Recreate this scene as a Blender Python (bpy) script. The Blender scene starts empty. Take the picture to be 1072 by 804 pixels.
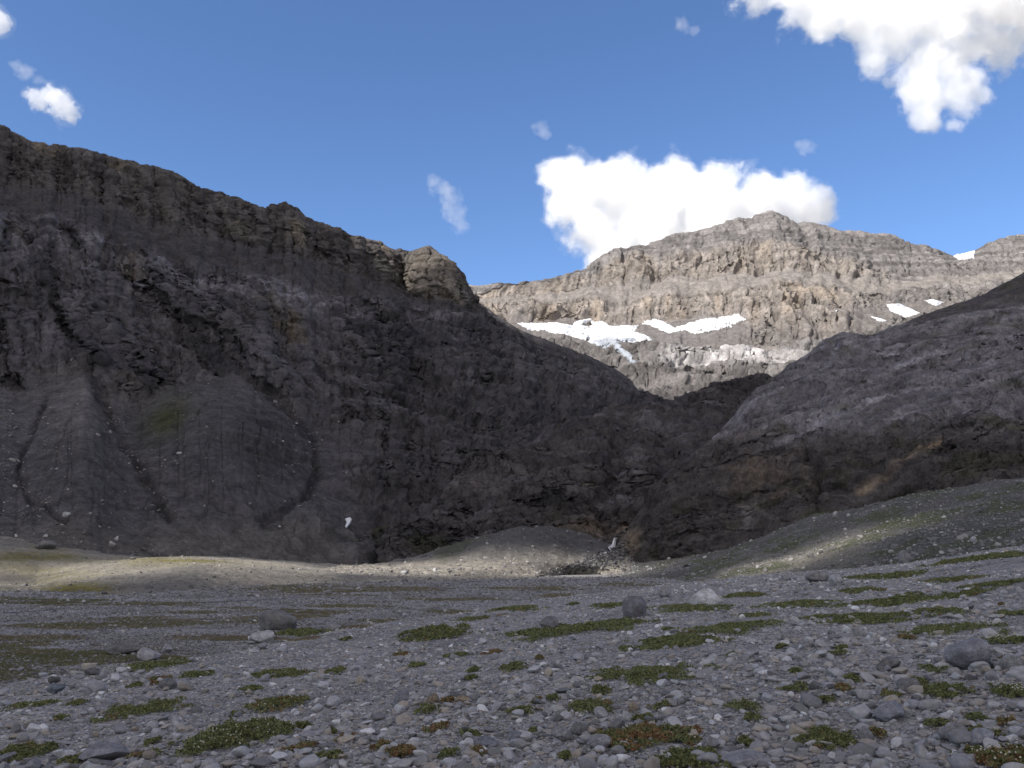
import bpy, math, random
import numpy as np
from mathutils import Vector, Matrix
random.seed(7)
rng = np.random.default_rng(11)
C = bpy.context.scene.collection
SC = bpy.context.scene
R = math.radians

# ------------------------------------------------------------------ camera, sky, sun, exposure
FPX, U0, V0 = 892.0, 536.0, 402.0          # focal length and centre in photo pixels (1072 x 804)
EYE = 1.6
PITCH = math.atan((585 - V0) / FPX)
cam = bpy.data.cameras.new('camera')
cam.sensor_width = 36.0
cam.lens = 36.0 * FPX / 1072.0
cam.clip_start, cam.clip_end = 0.1, 60000
co = bpy.data.objects.new('camera', cam)
C.objects.link(co)
co.location = (0, 0, EYE)
co.rotation_euler = (math.pi / 2 + PITCH, 0, 0)
SC.camera = co

SUN = Vector((-0.53, -0.55, 0.62)).normalized()       # towards the sun: left, a little behind
SUN_EL = math.asin(SUN.z)
SUN_AZ = math.atan2(SUN.x, SUN.y)
w = bpy.data.worlds.new('World')
SC.world = w
w.use_nodes = True
nt = w.node_tree
for n in list(nt.nodes):
    nt.nodes.remove(n)
sky = nt.nodes.new('ShaderNodeTexSky')
sky.sky_type = 'NISHITA'
sky.sun_disc = False
sky.sun_elevation = SUN_EL
sky.sun_rotation = SUN_AZ % (2 * math.pi)
sky.altitude = 2000
sky.air_density = 1.0
sky.dust_density = 0.0
sky.ozone_density = 2.6
bg = nt.nodes.new('ShaderNodeBackground')
bg.inputs[1].default_value = 0.13
wo = nt.nodes.new('ShaderNodeOutputWorld')
# broken white cloud added to the unseen sky behind the camera, whitening the shade
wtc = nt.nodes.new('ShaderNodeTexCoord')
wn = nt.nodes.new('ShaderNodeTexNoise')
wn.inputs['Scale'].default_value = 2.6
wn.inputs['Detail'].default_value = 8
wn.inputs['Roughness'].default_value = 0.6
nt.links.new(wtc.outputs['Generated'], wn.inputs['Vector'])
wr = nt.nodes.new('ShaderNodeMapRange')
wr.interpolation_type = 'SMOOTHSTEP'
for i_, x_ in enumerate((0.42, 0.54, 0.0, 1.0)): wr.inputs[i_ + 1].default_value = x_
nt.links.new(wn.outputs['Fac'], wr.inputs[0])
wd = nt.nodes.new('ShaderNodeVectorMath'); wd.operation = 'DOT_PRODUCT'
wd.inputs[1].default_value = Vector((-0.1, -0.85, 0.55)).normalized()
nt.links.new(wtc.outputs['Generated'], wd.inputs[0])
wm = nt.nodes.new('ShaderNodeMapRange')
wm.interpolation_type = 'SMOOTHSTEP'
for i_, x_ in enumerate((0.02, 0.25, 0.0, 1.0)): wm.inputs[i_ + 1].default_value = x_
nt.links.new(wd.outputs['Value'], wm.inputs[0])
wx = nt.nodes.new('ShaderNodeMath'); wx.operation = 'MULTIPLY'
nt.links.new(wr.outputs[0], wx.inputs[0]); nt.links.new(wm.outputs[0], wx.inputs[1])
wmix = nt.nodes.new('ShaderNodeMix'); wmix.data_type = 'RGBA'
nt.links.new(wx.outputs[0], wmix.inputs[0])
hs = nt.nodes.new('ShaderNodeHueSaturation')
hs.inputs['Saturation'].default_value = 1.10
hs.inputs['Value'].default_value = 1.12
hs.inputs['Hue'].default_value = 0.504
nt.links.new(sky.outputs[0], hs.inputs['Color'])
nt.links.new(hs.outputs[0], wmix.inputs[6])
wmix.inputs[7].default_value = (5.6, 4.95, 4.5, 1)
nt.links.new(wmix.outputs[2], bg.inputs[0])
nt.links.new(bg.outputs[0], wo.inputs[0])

sun = bpy.data.lights.new('sun', 'SUN')
sun.energy = 4.2
sun.angle = R(0.53)
sun.color = (1.0, 0.95, 0.88)
so = bpy.data.objects.new('sun', sun)
C.objects.link(so)
so.rotation_euler = SUN.to_track_quat('Z', 'Y').to_euler()

SC.view_settings.view_transform = 'Standard'
SC.view_settings.look = 'None'
SC.view_settings.exposure = 0.55
SC.view_settings.gamma = 1.0
SC.view_settings.use_curve_mapping = False
SC.render.engine = 'CYCLES'
SC.cycles.max_bounces = 18
SC.cycles.diffuse_bounces = 3
SC.cycles.glossy_bounces = 1
SC.cycles.transmission_bounces = 2
SC.cycles.volume_bounces = 16
SC.cycles.use_denoising = True
try:
    SC.cycles.denoiser = 'OPENIMAGEDENOISE'
    SC.cycles.denoising_prefilter = 'ACCURATE'
except Exception:
    pass

# ------------------------------------------------------------------ small maths
def pix(u, v, D):
    """world point seen at photo pixel (u, v) at forward distance D"""
    u, v, D = np.broadcast_arrays(np.asarray(u, float), np.asarray(v, float), np.asarray(D, float))
    cp, sp = math.cos(PITCH), math.sin(PITCH)
    y = FPX * cp - (V0 - v) * sp
    z = FPX * sp + (V0 - v) * cp
    k = D / y
    return np.stack([(u - U0) * k, D, z * k + EYE], -1)

def proj(P):
    cp, sp = math.cos(PITCH), math.sin(PITCH)
    x, y, z = P[..., 0], P[..., 1], P[..., 2] - EYE
    d = y * cp + z * sp
    d = np.where(d > 0.05, d, 0.05)
    return U0 + FPX * x / d, V0 - FPX * (z * cp - y * sp) / d

def _hash(ix, iy, iz, seed):
    h = (ix.astype(np.uint32) * np.uint32(374761393) + iy.astype(np.uint32) * np.uint32(668265263)
         + iz.astype(np.uint32) * np.uint32(2147483647) + np.uint32(seed * 974711 + 13))
    h = (h ^ (h >> np.uint32(13))) * np.uint32(1274126177)
    h = h ^ (h >> np.uint32(16))
    return (h * np.uint32(2654435761)) ^ (h >> np.uint32(5))

def perlin(x, y, z, seed=0):
    x = np.asarray(x, np.float32); y = np.asarray(y, np.float32); z = np.asarray(z, np.float32)
    x, y, z = np.broadcast_arrays(x, y, z)
    fx, fy, fz = np.floor(x), np.floor(y), np.floor(z)
    ix, iy, iz = fx.astype(np.int64), fy.astype(np.int64), fz.astype(np.int64)
    x, y, z = x - fx, y - fy, z - fz
    sx, sy, sz = [t * t * t * (t * (t * 6 - 15) + 10) for t in (x, y, z)]
    out = 0
    for dx in (0, 1):
        wx = sx if dx else 1 - sx
        for dy in (0, 1):
            wy = sy if dy else 1 - sy
            for dz in (0, 1):
                wz = sz if dz else 1 - sz
                h = _hash(ix + dx, iy + dy, iz + dz, seed)
                gx = ((h & np.uint32(1023)).astype(np.float32) / 511.5 - 1)
                gy = (((h >> np.uint32(10)) & np.uint32(1023)).astype(np.float32) / 511.5 - 1)
                gz = (((h >> np.uint32(20)) & np.uint32(1023)).astype(np.float32) / 511.5 - 1)
                out = out + wx * wy * wz * (gx * (x - dx) + gy * (y - dy) + gz * (z - dz))
    return out * 1.25

def fbm(x, y, z, oct=5, seed=0, gain=0.5, lac=2.03):
    a, s = 1.0, 0
    for k in range(oct):
        s = s + a * perlin(x, y, z, seed + k * 17)
        x, y, z = x * lac + 3.1, y * lac + 1.7, z * lac + 5.3
        a *= gain
    return s

def ridged(x, y, z, oct=5, seed=0, gain=0.5, lac=2.07):
    a, s = 1.0, 0
    for k in range(oct):
        s = s + a * (1 - 2 * np.abs(perlin(x, y, z, seed + k * 17)) * 1.3)
        x, y, z = x * lac + 3.1, y * lac + 1.7, z * lac + 5.3
        a *= gain
    return s * 0.5

def sstep(a, b, x):
    t = np.clip((x - a) / (b - a), 0, 1)
    return t * t * (3 - 2 * t)

def gauss1(a, sig, axis):
    n = int(max(1, round(sig * 2.5)))
    k = np.exp(-0.5 * (np.arange(-n, n + 1) / sig) ** 2)
    k /= k.sum()
    a = np.moveaxis(a, axis, -1)
    p = np.concatenate([np.repeat(a[..., :1], n, -1), a, np.repeat(a[..., -1:], n, -1)], -1)
    o = sum(k[i] * p[..., i:i + a.shape[-1]] for i in range(2 * n + 1))
    return np.moveaxis(o, -1, axis)

def poly_dist(u, v, pts):
    """distance in pixels to a polyline"""
    best = np.full(np.shape(u), 1e9)
    for (a, b), (c, d) in zip(pts[:-1], pts[1:]):
        ex, ey = c - a, d - b
        t = np.clip(((u - a) * ex + (v - b) * ey) / (ex * ex + ey * ey + 1e-9), 0, 1)
        best = np.minimum(best, np.hypot(u - a - t * ex, v - b - t * ey))
    return best

def in_poly(u, v, pts):
    ins = np.zeros(np.shape(u), bool)
    n = len(pts)
    for i in range(n):
        a, b = pts[i]; c, d = pts[(i + 1) % n]
        if b == d:
            continue
        cond = ((b > v) != (d > v)) & (u < (c - a) * (v - b) / (d - b) + a)
        ins ^= cond
    return ins

def signed_poly(u, v, pts):
    d = poly_dist(u, v, list(pts) + [pts[0]])
    return np.where(in_poly(u, v, pts), d, -d)

# ------------------------------------------------------------------ object helpers
def tag(o, label=None, cat=None, group=None, kind=None):
    if label: o['label'] = label
    if cat: o['category'] = cat
    if group: o['group'] = group
    if kind: o['kind'] = kind
    return o

def mesh_from(name, V, F, mat=None, smooth=True, col=None, attrs=None, parent=None, link=True):
    V = np.ascontiguousarray(V, np.float32).reshape(-1, 3)
    F = np.ascontiguousarray(F, np.int32)
    m = bpy.data.meshes.new(name)
    nv, nf, k = len(V), len(F), F.shape[1]
    m.vertices.add(nv)
    m.vertices.foreach_set('co', V.ravel())
    m.loops.add(nf * k)
    m.loops.foreach_set('vertex_index', F.ravel())
    m.polygons.add(nf)
    m.polygons.foreach_set('loop_start', np.arange(0, nf * k, k, dtype=np.int32))
    m.polygons.foreach_set('use_smooth', np.full(nf, smooth))
    m.update(calc_edges=True)
    if col is not None:
        a = m.attributes.new('Col', 'FLOAT_COLOR', 'POINT')
        c4 = np.ones((nv, 4), np.float32); c4[:, :3] = np.asarray(col).reshape(-1, 3)
        a.data.foreach_set('color', c4.ravel())
    for k_, val in (attrs or {}).items():
        a = m.attributes.new(k_, 'FLOAT', 'POINT')
        a.data.foreach_set('value', np.ascontiguousarray(val, np.float32).ravel())
    if mat: m.materials.append(mat)
    if not link:
        return m
    o = bpy.data.objects.new(name, m)
    C.objects.link(o)
    if parent: o.parent = parent
    return o

def grid_faces(nr, nc):
    i = np.arange(nr * nc).reshape(nr, nc)
    return np.stack([i[:-1, :-1], i[:-1, 1:], i[1:, 1:], i[1:, :-1]], -1).reshape(-1, 4)

# ------------------------------------------------------------------ materials
def new_mat(name):
    m = bpy.data.materials.new(name)
    m.use_nodes = True
    t = m.node_tree
    b = t.nodes['Principled BSDF']
    b.inputs['Roughness'].default_value = 0.9
    b.inputs['Specular IOR Level'].default_value = 0.25
    return m, t, b

def N(t, kind, **kw):
    n = t.nodes.new(kind)
    for k, v in kw.items():
        setattr(n, k, v)
    return n

def noise(t, vec, scale, detail=6, rough=0.6, dist=0.0):
    n = N(t, 'ShaderNodeTexNoise')
    n.inputs['Scale'].default_value = scale
    n.inputs['Detail'].default_value = detail
    n.inputs['Roughness'].default_value = rough
    n.inputs['Distortion'].default_value = dist
    if vec is not None: t.links.new(vec, n.inputs['Vector'])
    return n.outputs['Fac']

def maprange(t, val, a, b, c, d):
    n = N(t, 'ShaderNodeMapRange')
    t.links.new(val, n.inputs[0])
    for i, x in enumerate((a, b, c, d)):
        n.inputs[i + 1].default_value = x
    return n.outputs[0]

def mulcol(t, col, fac):
    n = N(t, 'ShaderNodeMix', data_type='RGBA', blend_type='MULTIPLY')
    n.inputs[0].default_value = 1.0
    t.links.new(col, n.inputs[6])
    t.links.new(fac, n.inputs[7])
    return n.outputs[2]

def bump(t, h, strength, dist, prev=None):
    n = N(t, 'ShaderNodeBump')
    n.inputs['Strength'].default_value = strength
    n.inputs['Distance'].default_value = dist
    t.links.new(h, n.inputs['Height'])
    if prev: t.links.new(prev, n.inputs['Normal'])
    return n.outputs[0]

def rock_mat(name, s=1.0, stretch=0.45, bumpd=1.0, lo=0.62, hi=1.4):
    """colour from the vertices, broken up by noise at the scale s (1/metres)"""
    m, t, b = new_mat(name)
    at = N(t, 'ShaderNodeAttribute', attribute_name='Col')
    tc = N(t, 'ShaderNodeTexCoord')
    mp = N(t, 'ShaderNodeMapping')
    mp.inputs['Scale'].default_value = (1, 1, stretch)
    t.links.new(tc.outputs['Object'], mp.inputs[0])
    n1 = noise(t, mp.outputs[0], s, 9, 0.74, 0.5)
    n2 = noise(t, tc.outputs['Object'], s * 4.3, 6, 0.75)
    f1 = maprange(t, n1, 0.36, 0.64, lo, hi)
    f2 = maprange(t, n2, 0.36, 0.64, 0.72, 1.28)
    c = mulcol(t, mulcol(t, at.outputs['Color'], f1), f2)
    t.links.new(c, b.inputs['Base Color'])
    nb = bump(t, n1, 1.0, bumpd * 2.6)
    nb = bump(t, n2, 0.9, bumpd * 0.8, nb)
    t.links.new(nb, b.inputs['Normal'])
    b.inputs['Roughness'].default_value = 0.93
    return m

# ------------------------------------------------------------------ the ground: a gravel fan above a flat plain
_EY = [-400, -40, 0, 20, 27, 49, 119, 200, 400, 700]
_EX = [-60, -24, -16, -11.8, -8, -3, 27, 66, 150, 260]
_FE = [0, 10, 16, 20, 23, 27, 31, 38, 60, 120]
_FZ = [-1.2, -0.5, 0, 0.28, 0.6, 1.25, 1.85, 2.9, 5.5, 12]
def fan_e(x, y):
    return x - np.interp(y, _EY, _EX) + 1.6 * fbm(x * 0.09, y * 0.09, 0 * x, 3, 5)

def ground_z(x, y):
    x = np.asarray(x, float); y = np.asarray(y, float)
    e = fan_e(x, y)
    fan = np.interp(e, _FE, _FZ)
    plain = -2.9 + 0.0 * x
    z = plain + (fan - plain) * sstep(-9, 1.0, e)
    r = np.hypot(x, y)
    und = 0.16 * fbm(x * 0.16, y * 0.16, 0 * x, 3, 9) * sstep(-4, 4, e) + 0.07 * fbm(x * 0.6, y * 0.6, 0 * x, 3, 23) * sstep(-4, 4, e)
    und = und + 0.16 * fbm(x * 0.03, y * 0.05, 0 * x, 3, 31) * (1 - sstep(-4, 4, e))
    return z + und * sstep(0.5, 4, r)

def hit_ground(u, v):
    """where the view ray through a photo pixel meets the ground"""
    d = pix(u, v, 1.0) - np.array([0, 0, EYE])
    t = np.geomspace(2.0, 900, 150)
    for k in range(3):
        below = np.nonzero(EYE + d[2] * t < ground_z(d[0] * t, d[1] * t))[0]
        i = max(int(below[0]), 1) if len(below) else len(t) - 1
        t = np.linspace(t[i - 1], t[i], 24)
    q = d * t[12]
    return np.array([q[0], q[1], float(ground_z(q[0], q[1]))])

def build_ground():
    rr = np.concatenate([[0.4, 1, 2, 3, 4], 892 * 1.6 / np.arange(300, 24, -1.1), np.geomspace(61, 330, 110), np.geomspace(345, 20000, 40)])
    rr = np.sort(rr)
    fine = np.radians(np.arange(-42, 42.01, 0.13))
    rest = np.radians(np.arange(44, 316.1, 4.0))
    th = np.concatenate([fine, rest, [fine[0] + 2 * math.pi]])
    T, RR = np.meshgrid(th, rr)
    x, y = RR * np.sin(T), RR * np.cos(T)
    far = sstep(500, 3000, RR)
    z = ground_z(x, y) * (1 - far) + (-3.0) * far
    e = fan_e(x, y)
    P = np.stack([x, y, z], -1)
    fan = sstep(-5, 2, e)
    o = mesh_from('ground', P, grid_faces(*x.shape), ground_mat(), attrs={'fan': fan})
    tag(o, kind='structure')

def ground_mat():
    m, t, b = new_mat('gravel_ground')
    tc = N(t, 'ShaderNodeTexCoord')
    at = N(t, 'ShaderNodeAttribute', attribute_name='fan')
    vo = N(t, 'ShaderNodeTexVoronoi', feature='F1')
    vo.inputs['Scale'].default_value = 24
    t.links.new(tc.outputs['Object'], vo.inputs['Vector'])
    v2 = N(t, 'ShaderNodeTexVoronoi', feature='F1')
    v2.inputs['Scale'].default_value = 7
    t.links.new(tc.outputs['Object'], v2.inputs['Vector'])
    sep = N(t, 'ShaderNodeSeparateColor')
    t.links.new(vo.outputs['Color'], sep.inputs[0])
    rp = N(t, 'ShaderNodeValToRGB')
    e = rp.color_ramp.elements
    e[0].position, e[0].color = 0.0, (0.13, 0.13, 0.135, 1)
    e[1].position, e[1].color = 1.0, (0.46, 0.45, 0.455, 1)
    for p, c in ((0.4, (0.22, 0.22, 0.23, 1)), (0.75, (0.31, 0.30, 0.295, 1)), (0.9, (0.36, 0.31, 0.25, 1))):
        k = e.new(p); k.color = c
    t.links.new(sep.outputs[0], rp.inputs[0])
    sep2 = N(t, 'ShaderNodeSeparateColor')
    t.links.new(v2.outputs['Color'], sep2.inputs[0])
    cfan = mulcol(t, rp.outputs[0], maprange(t, sep2.outputs[1], 0, 1, 0.75, 1.2))
    # the plain: silt and fine gravel in streaks along the old channels
    mp = N(t, 'ShaderNodeMapping')
    mp.inputs['Scale'].default_value = (0.6, 1.0, 1.0)
    mp.inputs['Rotation'].default_value = (0, 0, R(12))
    t.links.new(tc.outputs['Object'], mp.inputs[0])
    ns = noise(t, mp.outputs[0], 0.16, 8, 0.65, 0.3)
    rp2 = N(t, 'ShaderNodeValToRGB')
    e = rp2.color_ramp.elements
    e[0].position, e[0].color = 0.34, (0.200, 0.190, 0.178, 1)
    e[1].position, e[1].color = 0.66, (0.275, 0.27, 0.268, 1)
    k = e.new(0.48); k.color = (0.235, 0.228, 0.224, 1)
    t.links.new(ns, rp2.inputs[0])
    nf = noise(t, tc.outputs['Object'], 2.2, 8, 0.85)
    cpl = mulcol(t, rp2.outputs[0], maprange(t, nf, 0.38, 0.62, 0.55, 1.45))
    mx = N(t, 'ShaderNodeMix', data_type='RGBA')
    t.links.new(at.outputs['Fac'], mx.inputs[0])
    t.links.new(cpl, mx.inputs[6]); t.links.new(cfan, mx.inputs[7])
    big = noise(t, tc.outputs['Object'], 0.22, 6, 0.68)
    t.links.new(mulcol(t, mx.outputs[2], maprange(t, big, 0.36, 0.64, 0.68, 1.2)), b.inputs['Base Color'])
    nb = bump(t, vo.outputs['Distance'], 0.9, -0.03)
    nb = bump(t, v2.outputs['Distance'], 0.7, -0.05, nb)
    t.links.new(nb, b.inputs['Normal'])
    return m

# ------------------------------------------------------------------ mountains: lofted between traced levels
class Loft:
    def __init__(s, curves, u0, u1, du, rows, seed, vj=3.0, back=(0, 160, -140), smooth=4, srow=4, skirt=None, dsm=18, dnz=()):
        u = np.arange(u0, u1 + du, du)
        s.u = u
        lev = []
        for k, c in enumerate(curves):
            c = np.array(c, float)
            v = gauss1(np.interp(u, c[:, 0], c[:, 1]), smooth, 0)
            D = gauss1(np.interp(u, c[:, 0], c[:, 2]), dsm, 0)
            if k < len(dnz): D = D + dnz[k] * (fbm(u * 0.028, 0 * u + 1.5, 0 * u, 2, seed + 50) + 0.5 * fbm(u * 0.085, 0 * u + 4.5, 0 * u, 3, seed + 51))
            amp = vj if 0 < k < len(curves) - 1 else vj * 0.12
            v = v + amp * fbm(u * 0.035, 0 * u + k * 7.7, 0 * u, 4, seed + k)
            lev.append(pix(u, v, D))
        if skirt is not None:
            lev[0][:, 2] = ground_z(lev[0][:, 0], lev[0][:, 1]) - skirt
        lev.append(lev[-1] + np.array(back, float))
        for k in range(1, len(lev) - 1):       # keep the levels in order of height
            lev[k][:, 2] = np.maximum(lev[k][:, 2], lev[k - 1][:, 2] + 0.3)
        P, W = [], []
        nlev = len(lev) - 1
        for k in range(nlev):
            n = rows[k]
            tt = np.linspace(0, 1, n, endpoint=False)
            for t_ in tt:
                P.append(lev[k] * (1 - t_) + lev[k + 1] * t_)
                W.append(k + t_)
        P.append(lev[-1]); W.append(nlev)
        s.P = np.array(P)
        s.t = np.array(W)[:, None] + 0 * u[None, :]
        s.P = gauss1(s.P, srow, 0) if srow else s.P
        s.nlev = nlev
        s.U, s.V = proj(s.P)
    def normals(s):
        du = np.gradient(s.P, axis=1); dv = np.gradient(s.P, axis=0)
        n = np.cross(du, dv)
        n /= np.linalg.norm(n, axis=-1, keepdims=True) + 1e-9
        return n
    def weights(s, kinds, jit=0.0, seed=0, blur=6):
        """blurred weight of each kind of ground over the loft"""
        x, y, z = s.P[..., 0], s.P[..., 1], s.P[..., 2]
        out = {}
        idx = np.clip(np.floor(s.t).astype(int), 0, s.nlev - 1)
        for kd in set(kinds):
            m = np.isin(idx, [i for i, q in enumerate(kinds) if q == kd]).astype(float)
            out[kd] = gauss1(gauss1(m, blur, 0), 3, 1)
        return out
    def push(s, d, n=None):
        n = s.normals() if n is None else n
        s.P = s.P + n * d[..., None]
    def push_out(s, d):
        n = s.normals()
        n[..., 2] *= 0.15
        n /= np.linalg.norm(n, axis=-1, keepdims=True) + 1e-9
        s.P = s.P + n * d[..., None]
    def build(s, name, mat, col):
        nr, nc = s.P.shape[:2]
        o = mesh_from(name, s.P, grid_faces(nr, nc), mat, col=col)
        return o

def mixc(a, b, f):
    return a + (np.asarray(b) - a) * f[..., None]

def strata(x, y, z, period, dip=(0.0, 0.0), seed=0, warp=0.35):
    """-1..1 layered value, hard beds alternate with soft"""
    q = (z + dip[0] * x + dip[1] * y) / period + warp * fbm(x / period / 9, y / period / 9, z / period / 14, 3, seed)
    a = perlin(q * 1.0, 0 * q + 3.3, 0 * q + seed, seed) + 0.6 * perlin(q * 2.3, 0 * q + 8.1, 0 * q + seed, seed + 5) + 0.4 * perlin(q * 4.9, 0 * q + 1.2, 0 * q, seed + 9)
    return np.clip(a * 1.6, -1, 1)

def cellv(ix, iy, seed):
    h = _hash(ix.astype(np.int64), iy.astype(np.int64), 0 * ix.astype(np.int64), seed)
    return (h & np.uint32(1023)).astype(np.float32) / 511.5 - 1

def blocks(a, z, wd, ht, seed, warp=0.0):
    """-1..1, constant over irregular joint-bounded blocks"""
    zz = z / ht + warp
    iz = np.floor(zz)
    aa = a / wd + 0.7 * warp + 0.5 * cellv(iz, 0 * iz, seed + 3)
    return cellv(np.floor(aa), iz, seed)

def ledges(z, period, warp, seed):
    """-0.5..0.5 saw: each bed overhangs a little at its top and the next one starts further back"""
    q = z / period + warp
    i = np.floor(q)
    return (q - i - 0.5) * (0.55 + 0.45 * cellv(i, 0 * i + 7, seed)), q - i, i

def fractured(x, y, z, al, k, seed, wp=0.55):
    """outward offset of bedded, jointed rock; k = size of the main bed in metres"""
    w1 = 0.9 * wp * fbm(x / k / 5, y / k / 5, z / k / 4, 4, seed + 1)
    w2 = 0.8 * wp * fbm(x / k / 1.6, y / k / 1.6, z / k / 1.6, 4, seed + 2)
    beds = 0.60 * ledges(z, k, w1 * 0.8, seed)[0] + 0.24 * ledges(z, k * 0.40, w1 + 0.2 * w2, seed + 4)[0] + 0.10 * ledges(z, k * 0.16, 2 * w1 + 0.3 * w2, seed + 5)[0]
    blk = 0.20 * blocks(al, z, k * 1.7, k * 3.2, seed + 6, w1) + 0.12 * blocks(al, z, k * 0.7, k * 1.3, seed + 7, w1 + 0.5 * w2) + 0.055 * blocks(al, z, k * 0.28, k * 0.5, seed + 8, w2)
    return beds * k, blk * k

SURF = {}          # finished lofts, for setting snow, water and stones on them

# --- the long dark mountain on the left
def build_left_mountain():
    crest = [(-320, 60, 560), (-120, 95, 600), (-60, 110, 615), (0, 128, 630), (30, 143, 636), (50, 147, 640), (76, 151, 644), (100, 158, 650), (135, 163, 656), (165, 172, 664),
             (195, 185, 672), (215, 192, 678), (235, 199, 684), (255, 209, 690), (275, 217, 695), (288, 209, 700), (298, 207, 702), (312, 215, 706), (325, 225, 712), (345, 231, 718),
             (362, 236, 724), (385, 247, 742), (405, 256, 762), (422, 262, 778), (430, 262, 776), (438, 262, 752), (449, 257, 748), (460, 265, 749), (472, 275, 754), (482, 287, 764), (485, 300, 772),
             (493, 306, 782), (500, 314, 786), (510, 322, 792), (530, 336, 800), (545, 345, 806), (560, 351, 812), (600, 365, 826), (640, 383, 840), (658, 394, 845), (668, 407, 850), (690, 416, 860), (760, 425, 880)]
    nose = [(c[0], c[1], c[2]) for c in crest if c[0] >= 500]
    c0 = [(-320, 592, 225), (0, 590, 232), (100, 592, 245), (200, 594, 270), (330, 594, 300), (420, 590, 330), (500, 577, 360), (560, 545, 400), (620, 490, 480), (680, 450, 560), (760, 445, 620)]
    c1 = [(-320, 365, 400), (-60, 380, 410), (0, 402, 415), (25, 408, 420), (52, 400, 425), (88, 386, 432), (112, 410, 430), (140, 424, 432), (180, 405, 445), (224, 390, 455), (261, 398, 460),
          (298, 424, 455), (330, 450, 450), (360, 445, 470), (400, 455, 480), (450, 460, 500), (520, 440, 560), (600, 425, 640), (700, 430, 720), (760, 438, 760)]
    c2 = [(-320, 195, 480), (-60, 212, 500), (0, 219, 510), (48, 223, 520), (90, 238, 530), (123, 251, 538), (160, 264, 548), (209, 279, 560), (261, 287, 580), (328, 303, 610), (400, 312, 650), (450, 324, 690), (480, 330, 715), (500, 334, 735)] \
         + [(a, b + 14, d - 40) for a, b, d in nose[1:]]
    c3 = [(-320, 150, 555), (0, 190, 590), (75, 208, 603), (187, 243, 628), (261, 259, 652), (336, 277, 680), (373, 290, 702), (400, 299, 730), (420, 305, 752), (428, 307, 752), (437, 309, 722), (450, 313, 720), (470, 318, 724), (490, 324, 742), (500, 327, 757)] \
         + [(a, b + 6, d - 18) for a, b, d in nose[1:]]
    L = Loft([c0, c1, c2, c3, crest], -320, 760, 1.25, [170, 165, 40, 90, 14], 3, vj=7.0, smooth=1.6, skirt=3.0, dsm=5, dnz=(0, 4, 14, 20, 16))
    W = L.weights(['scree', 'low', 'bench', 'up', 'back'])
    x, y, z = [L.P[..., i].copy() for i in range(3)]
    U, V = L.U, L.V
    al = x * 0.63 + y * 0.78                     # along the face
    scree = W['scree'] * (1 - sstep(330, 400, U + 25 * fbm(z * .03, al * .02, 0 * z, 3, 4)))   # right of the last cone: rounded bedrock instead
    slab = np.clip(W['scree'] + W['low'], 0, 1) * sstep(330, 420, U + 25 * fbm(z * .03, al * .02, 0 * z, 3, 4))
    low = W['low'] * (1 - sstep(380, 470, U))
    up = W['up'] * (1 - sstep(485, 520, U))
    n = L.normals()
    d = 0 * x
    # upper cliff: buttresses and beds
    rib = ridged(al / 46, x / 300, z / 240, 5, 41, 0.55)
    bed = strata(x, y, z, 22, (-0.05, 0.12), 7)
    d += up * (11 * rib - 4)
    # lower cliff: broad rounded faces, cracks
    rl = fbm(al / 75, x / 300, z / 130, 6, 51, 0.52)
    rr = ridged(al / 60, x / 300, z / 120, 5, 57, 0.55)
    d += low * (11 * rl + 5 * rr - 3 + 3.0 * strata(x, y, z, 26, (0, 0.1), 12))
    # bedrock slabs of the nose
    d += slab * (13 * fbm(x / 150, y / 150, z / 60, 4, 61, 0.5) + 9 * ridged(x / 90, y / 140, z / 26, 6, 64, 0.55) + 2.0 * strata(x, y, z, 18, (0.12, 0.0), 17))
    d += W['bench'] * (7 * fbm(x / 60, y / 60, z / 30, 5, 71) + 3 * ridged(x / 25, y / 25, z / 10, 4, 72))
    # scree: cones, rills
    gul = [([(48, 420), (32, 460), (17, 495), (32, 525), (70, 548)], 5, 4), ([(93, 390), (108, 425), (119, 447), (132, 470), (147, 490), (160, 518), (179, 546)], 8, 7),
           ([(261, 398), (298, 428), (322, 452), (331, 475), (331, 495), (322, 520), (300, 538), (276, 552)], 6.5, 7), ([(222, 440), (220, 480), (214, 500), (210, 530)], 3, 1.0),
           ([(236, 518), (244, 540)], 3, 1.0), ([(333, 522), (336, 550), (334, 570)], 3, 1.2), ([(372, 552), (378, 575)], 4, 3), ([(140, 400), (145, 440), (150, 470)], 4, 2)]
    gm = 0 * x
    ju = U + 5 * fbm(U / 22, V / 22, 0 * U, 4, 81); jv = V + 5 * fbm(U / 22, V / 22, 0 * U + 4, 4, 82)
    for pts, wd, dep in gul:
        q = np.exp(-(poly_dist(ju, jv, pts) / (0.62 * wd)) ** 2)
        d -= 0.46 * dep * q * (0.7 + 0.6 * fbm(x / 14, y / 14, z / 10, 3, 85)) * np.clip(W['scree'] + 0.5, 0, 1)
        gm = np.maximum(gm, q * min(1.0, dep / 4))
    rr_ = np.random.default_rng(5)
    for ap, ends in (((88, 388), np.linspace(30, 160, 9)), ((232, 392), np.linspace(150, 330, 12)), ((20, 420), np.linspace(-40, 40, 5)), ((325, 521), np.linspace(280, 372, 6))):
        for en in ends:
            a_ = rr_.uniform(0.05, 0.5)
            p0 = (ap[0] + (en - ap[0]) * a_, ap[1] + (565 - ap[1]) * a_)
            p1 = (en + rr_.normal(0, 4), rr_.uniform(520, 578))
            pm = ((p0[0] + p1[0]) / 2 + rr_.normal(0, 4), (p0[1] + p1[1]) / 2)
            q = np.exp(-(poly_dist(ju, jv, [p0, pm, p1]) / 1.3) ** 2)
            d -= 0.4 * q * scree
            gm = np.maximum(gm, 0.34 * rr_.uniform(0.3, 1.0) * q * scree)
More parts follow.
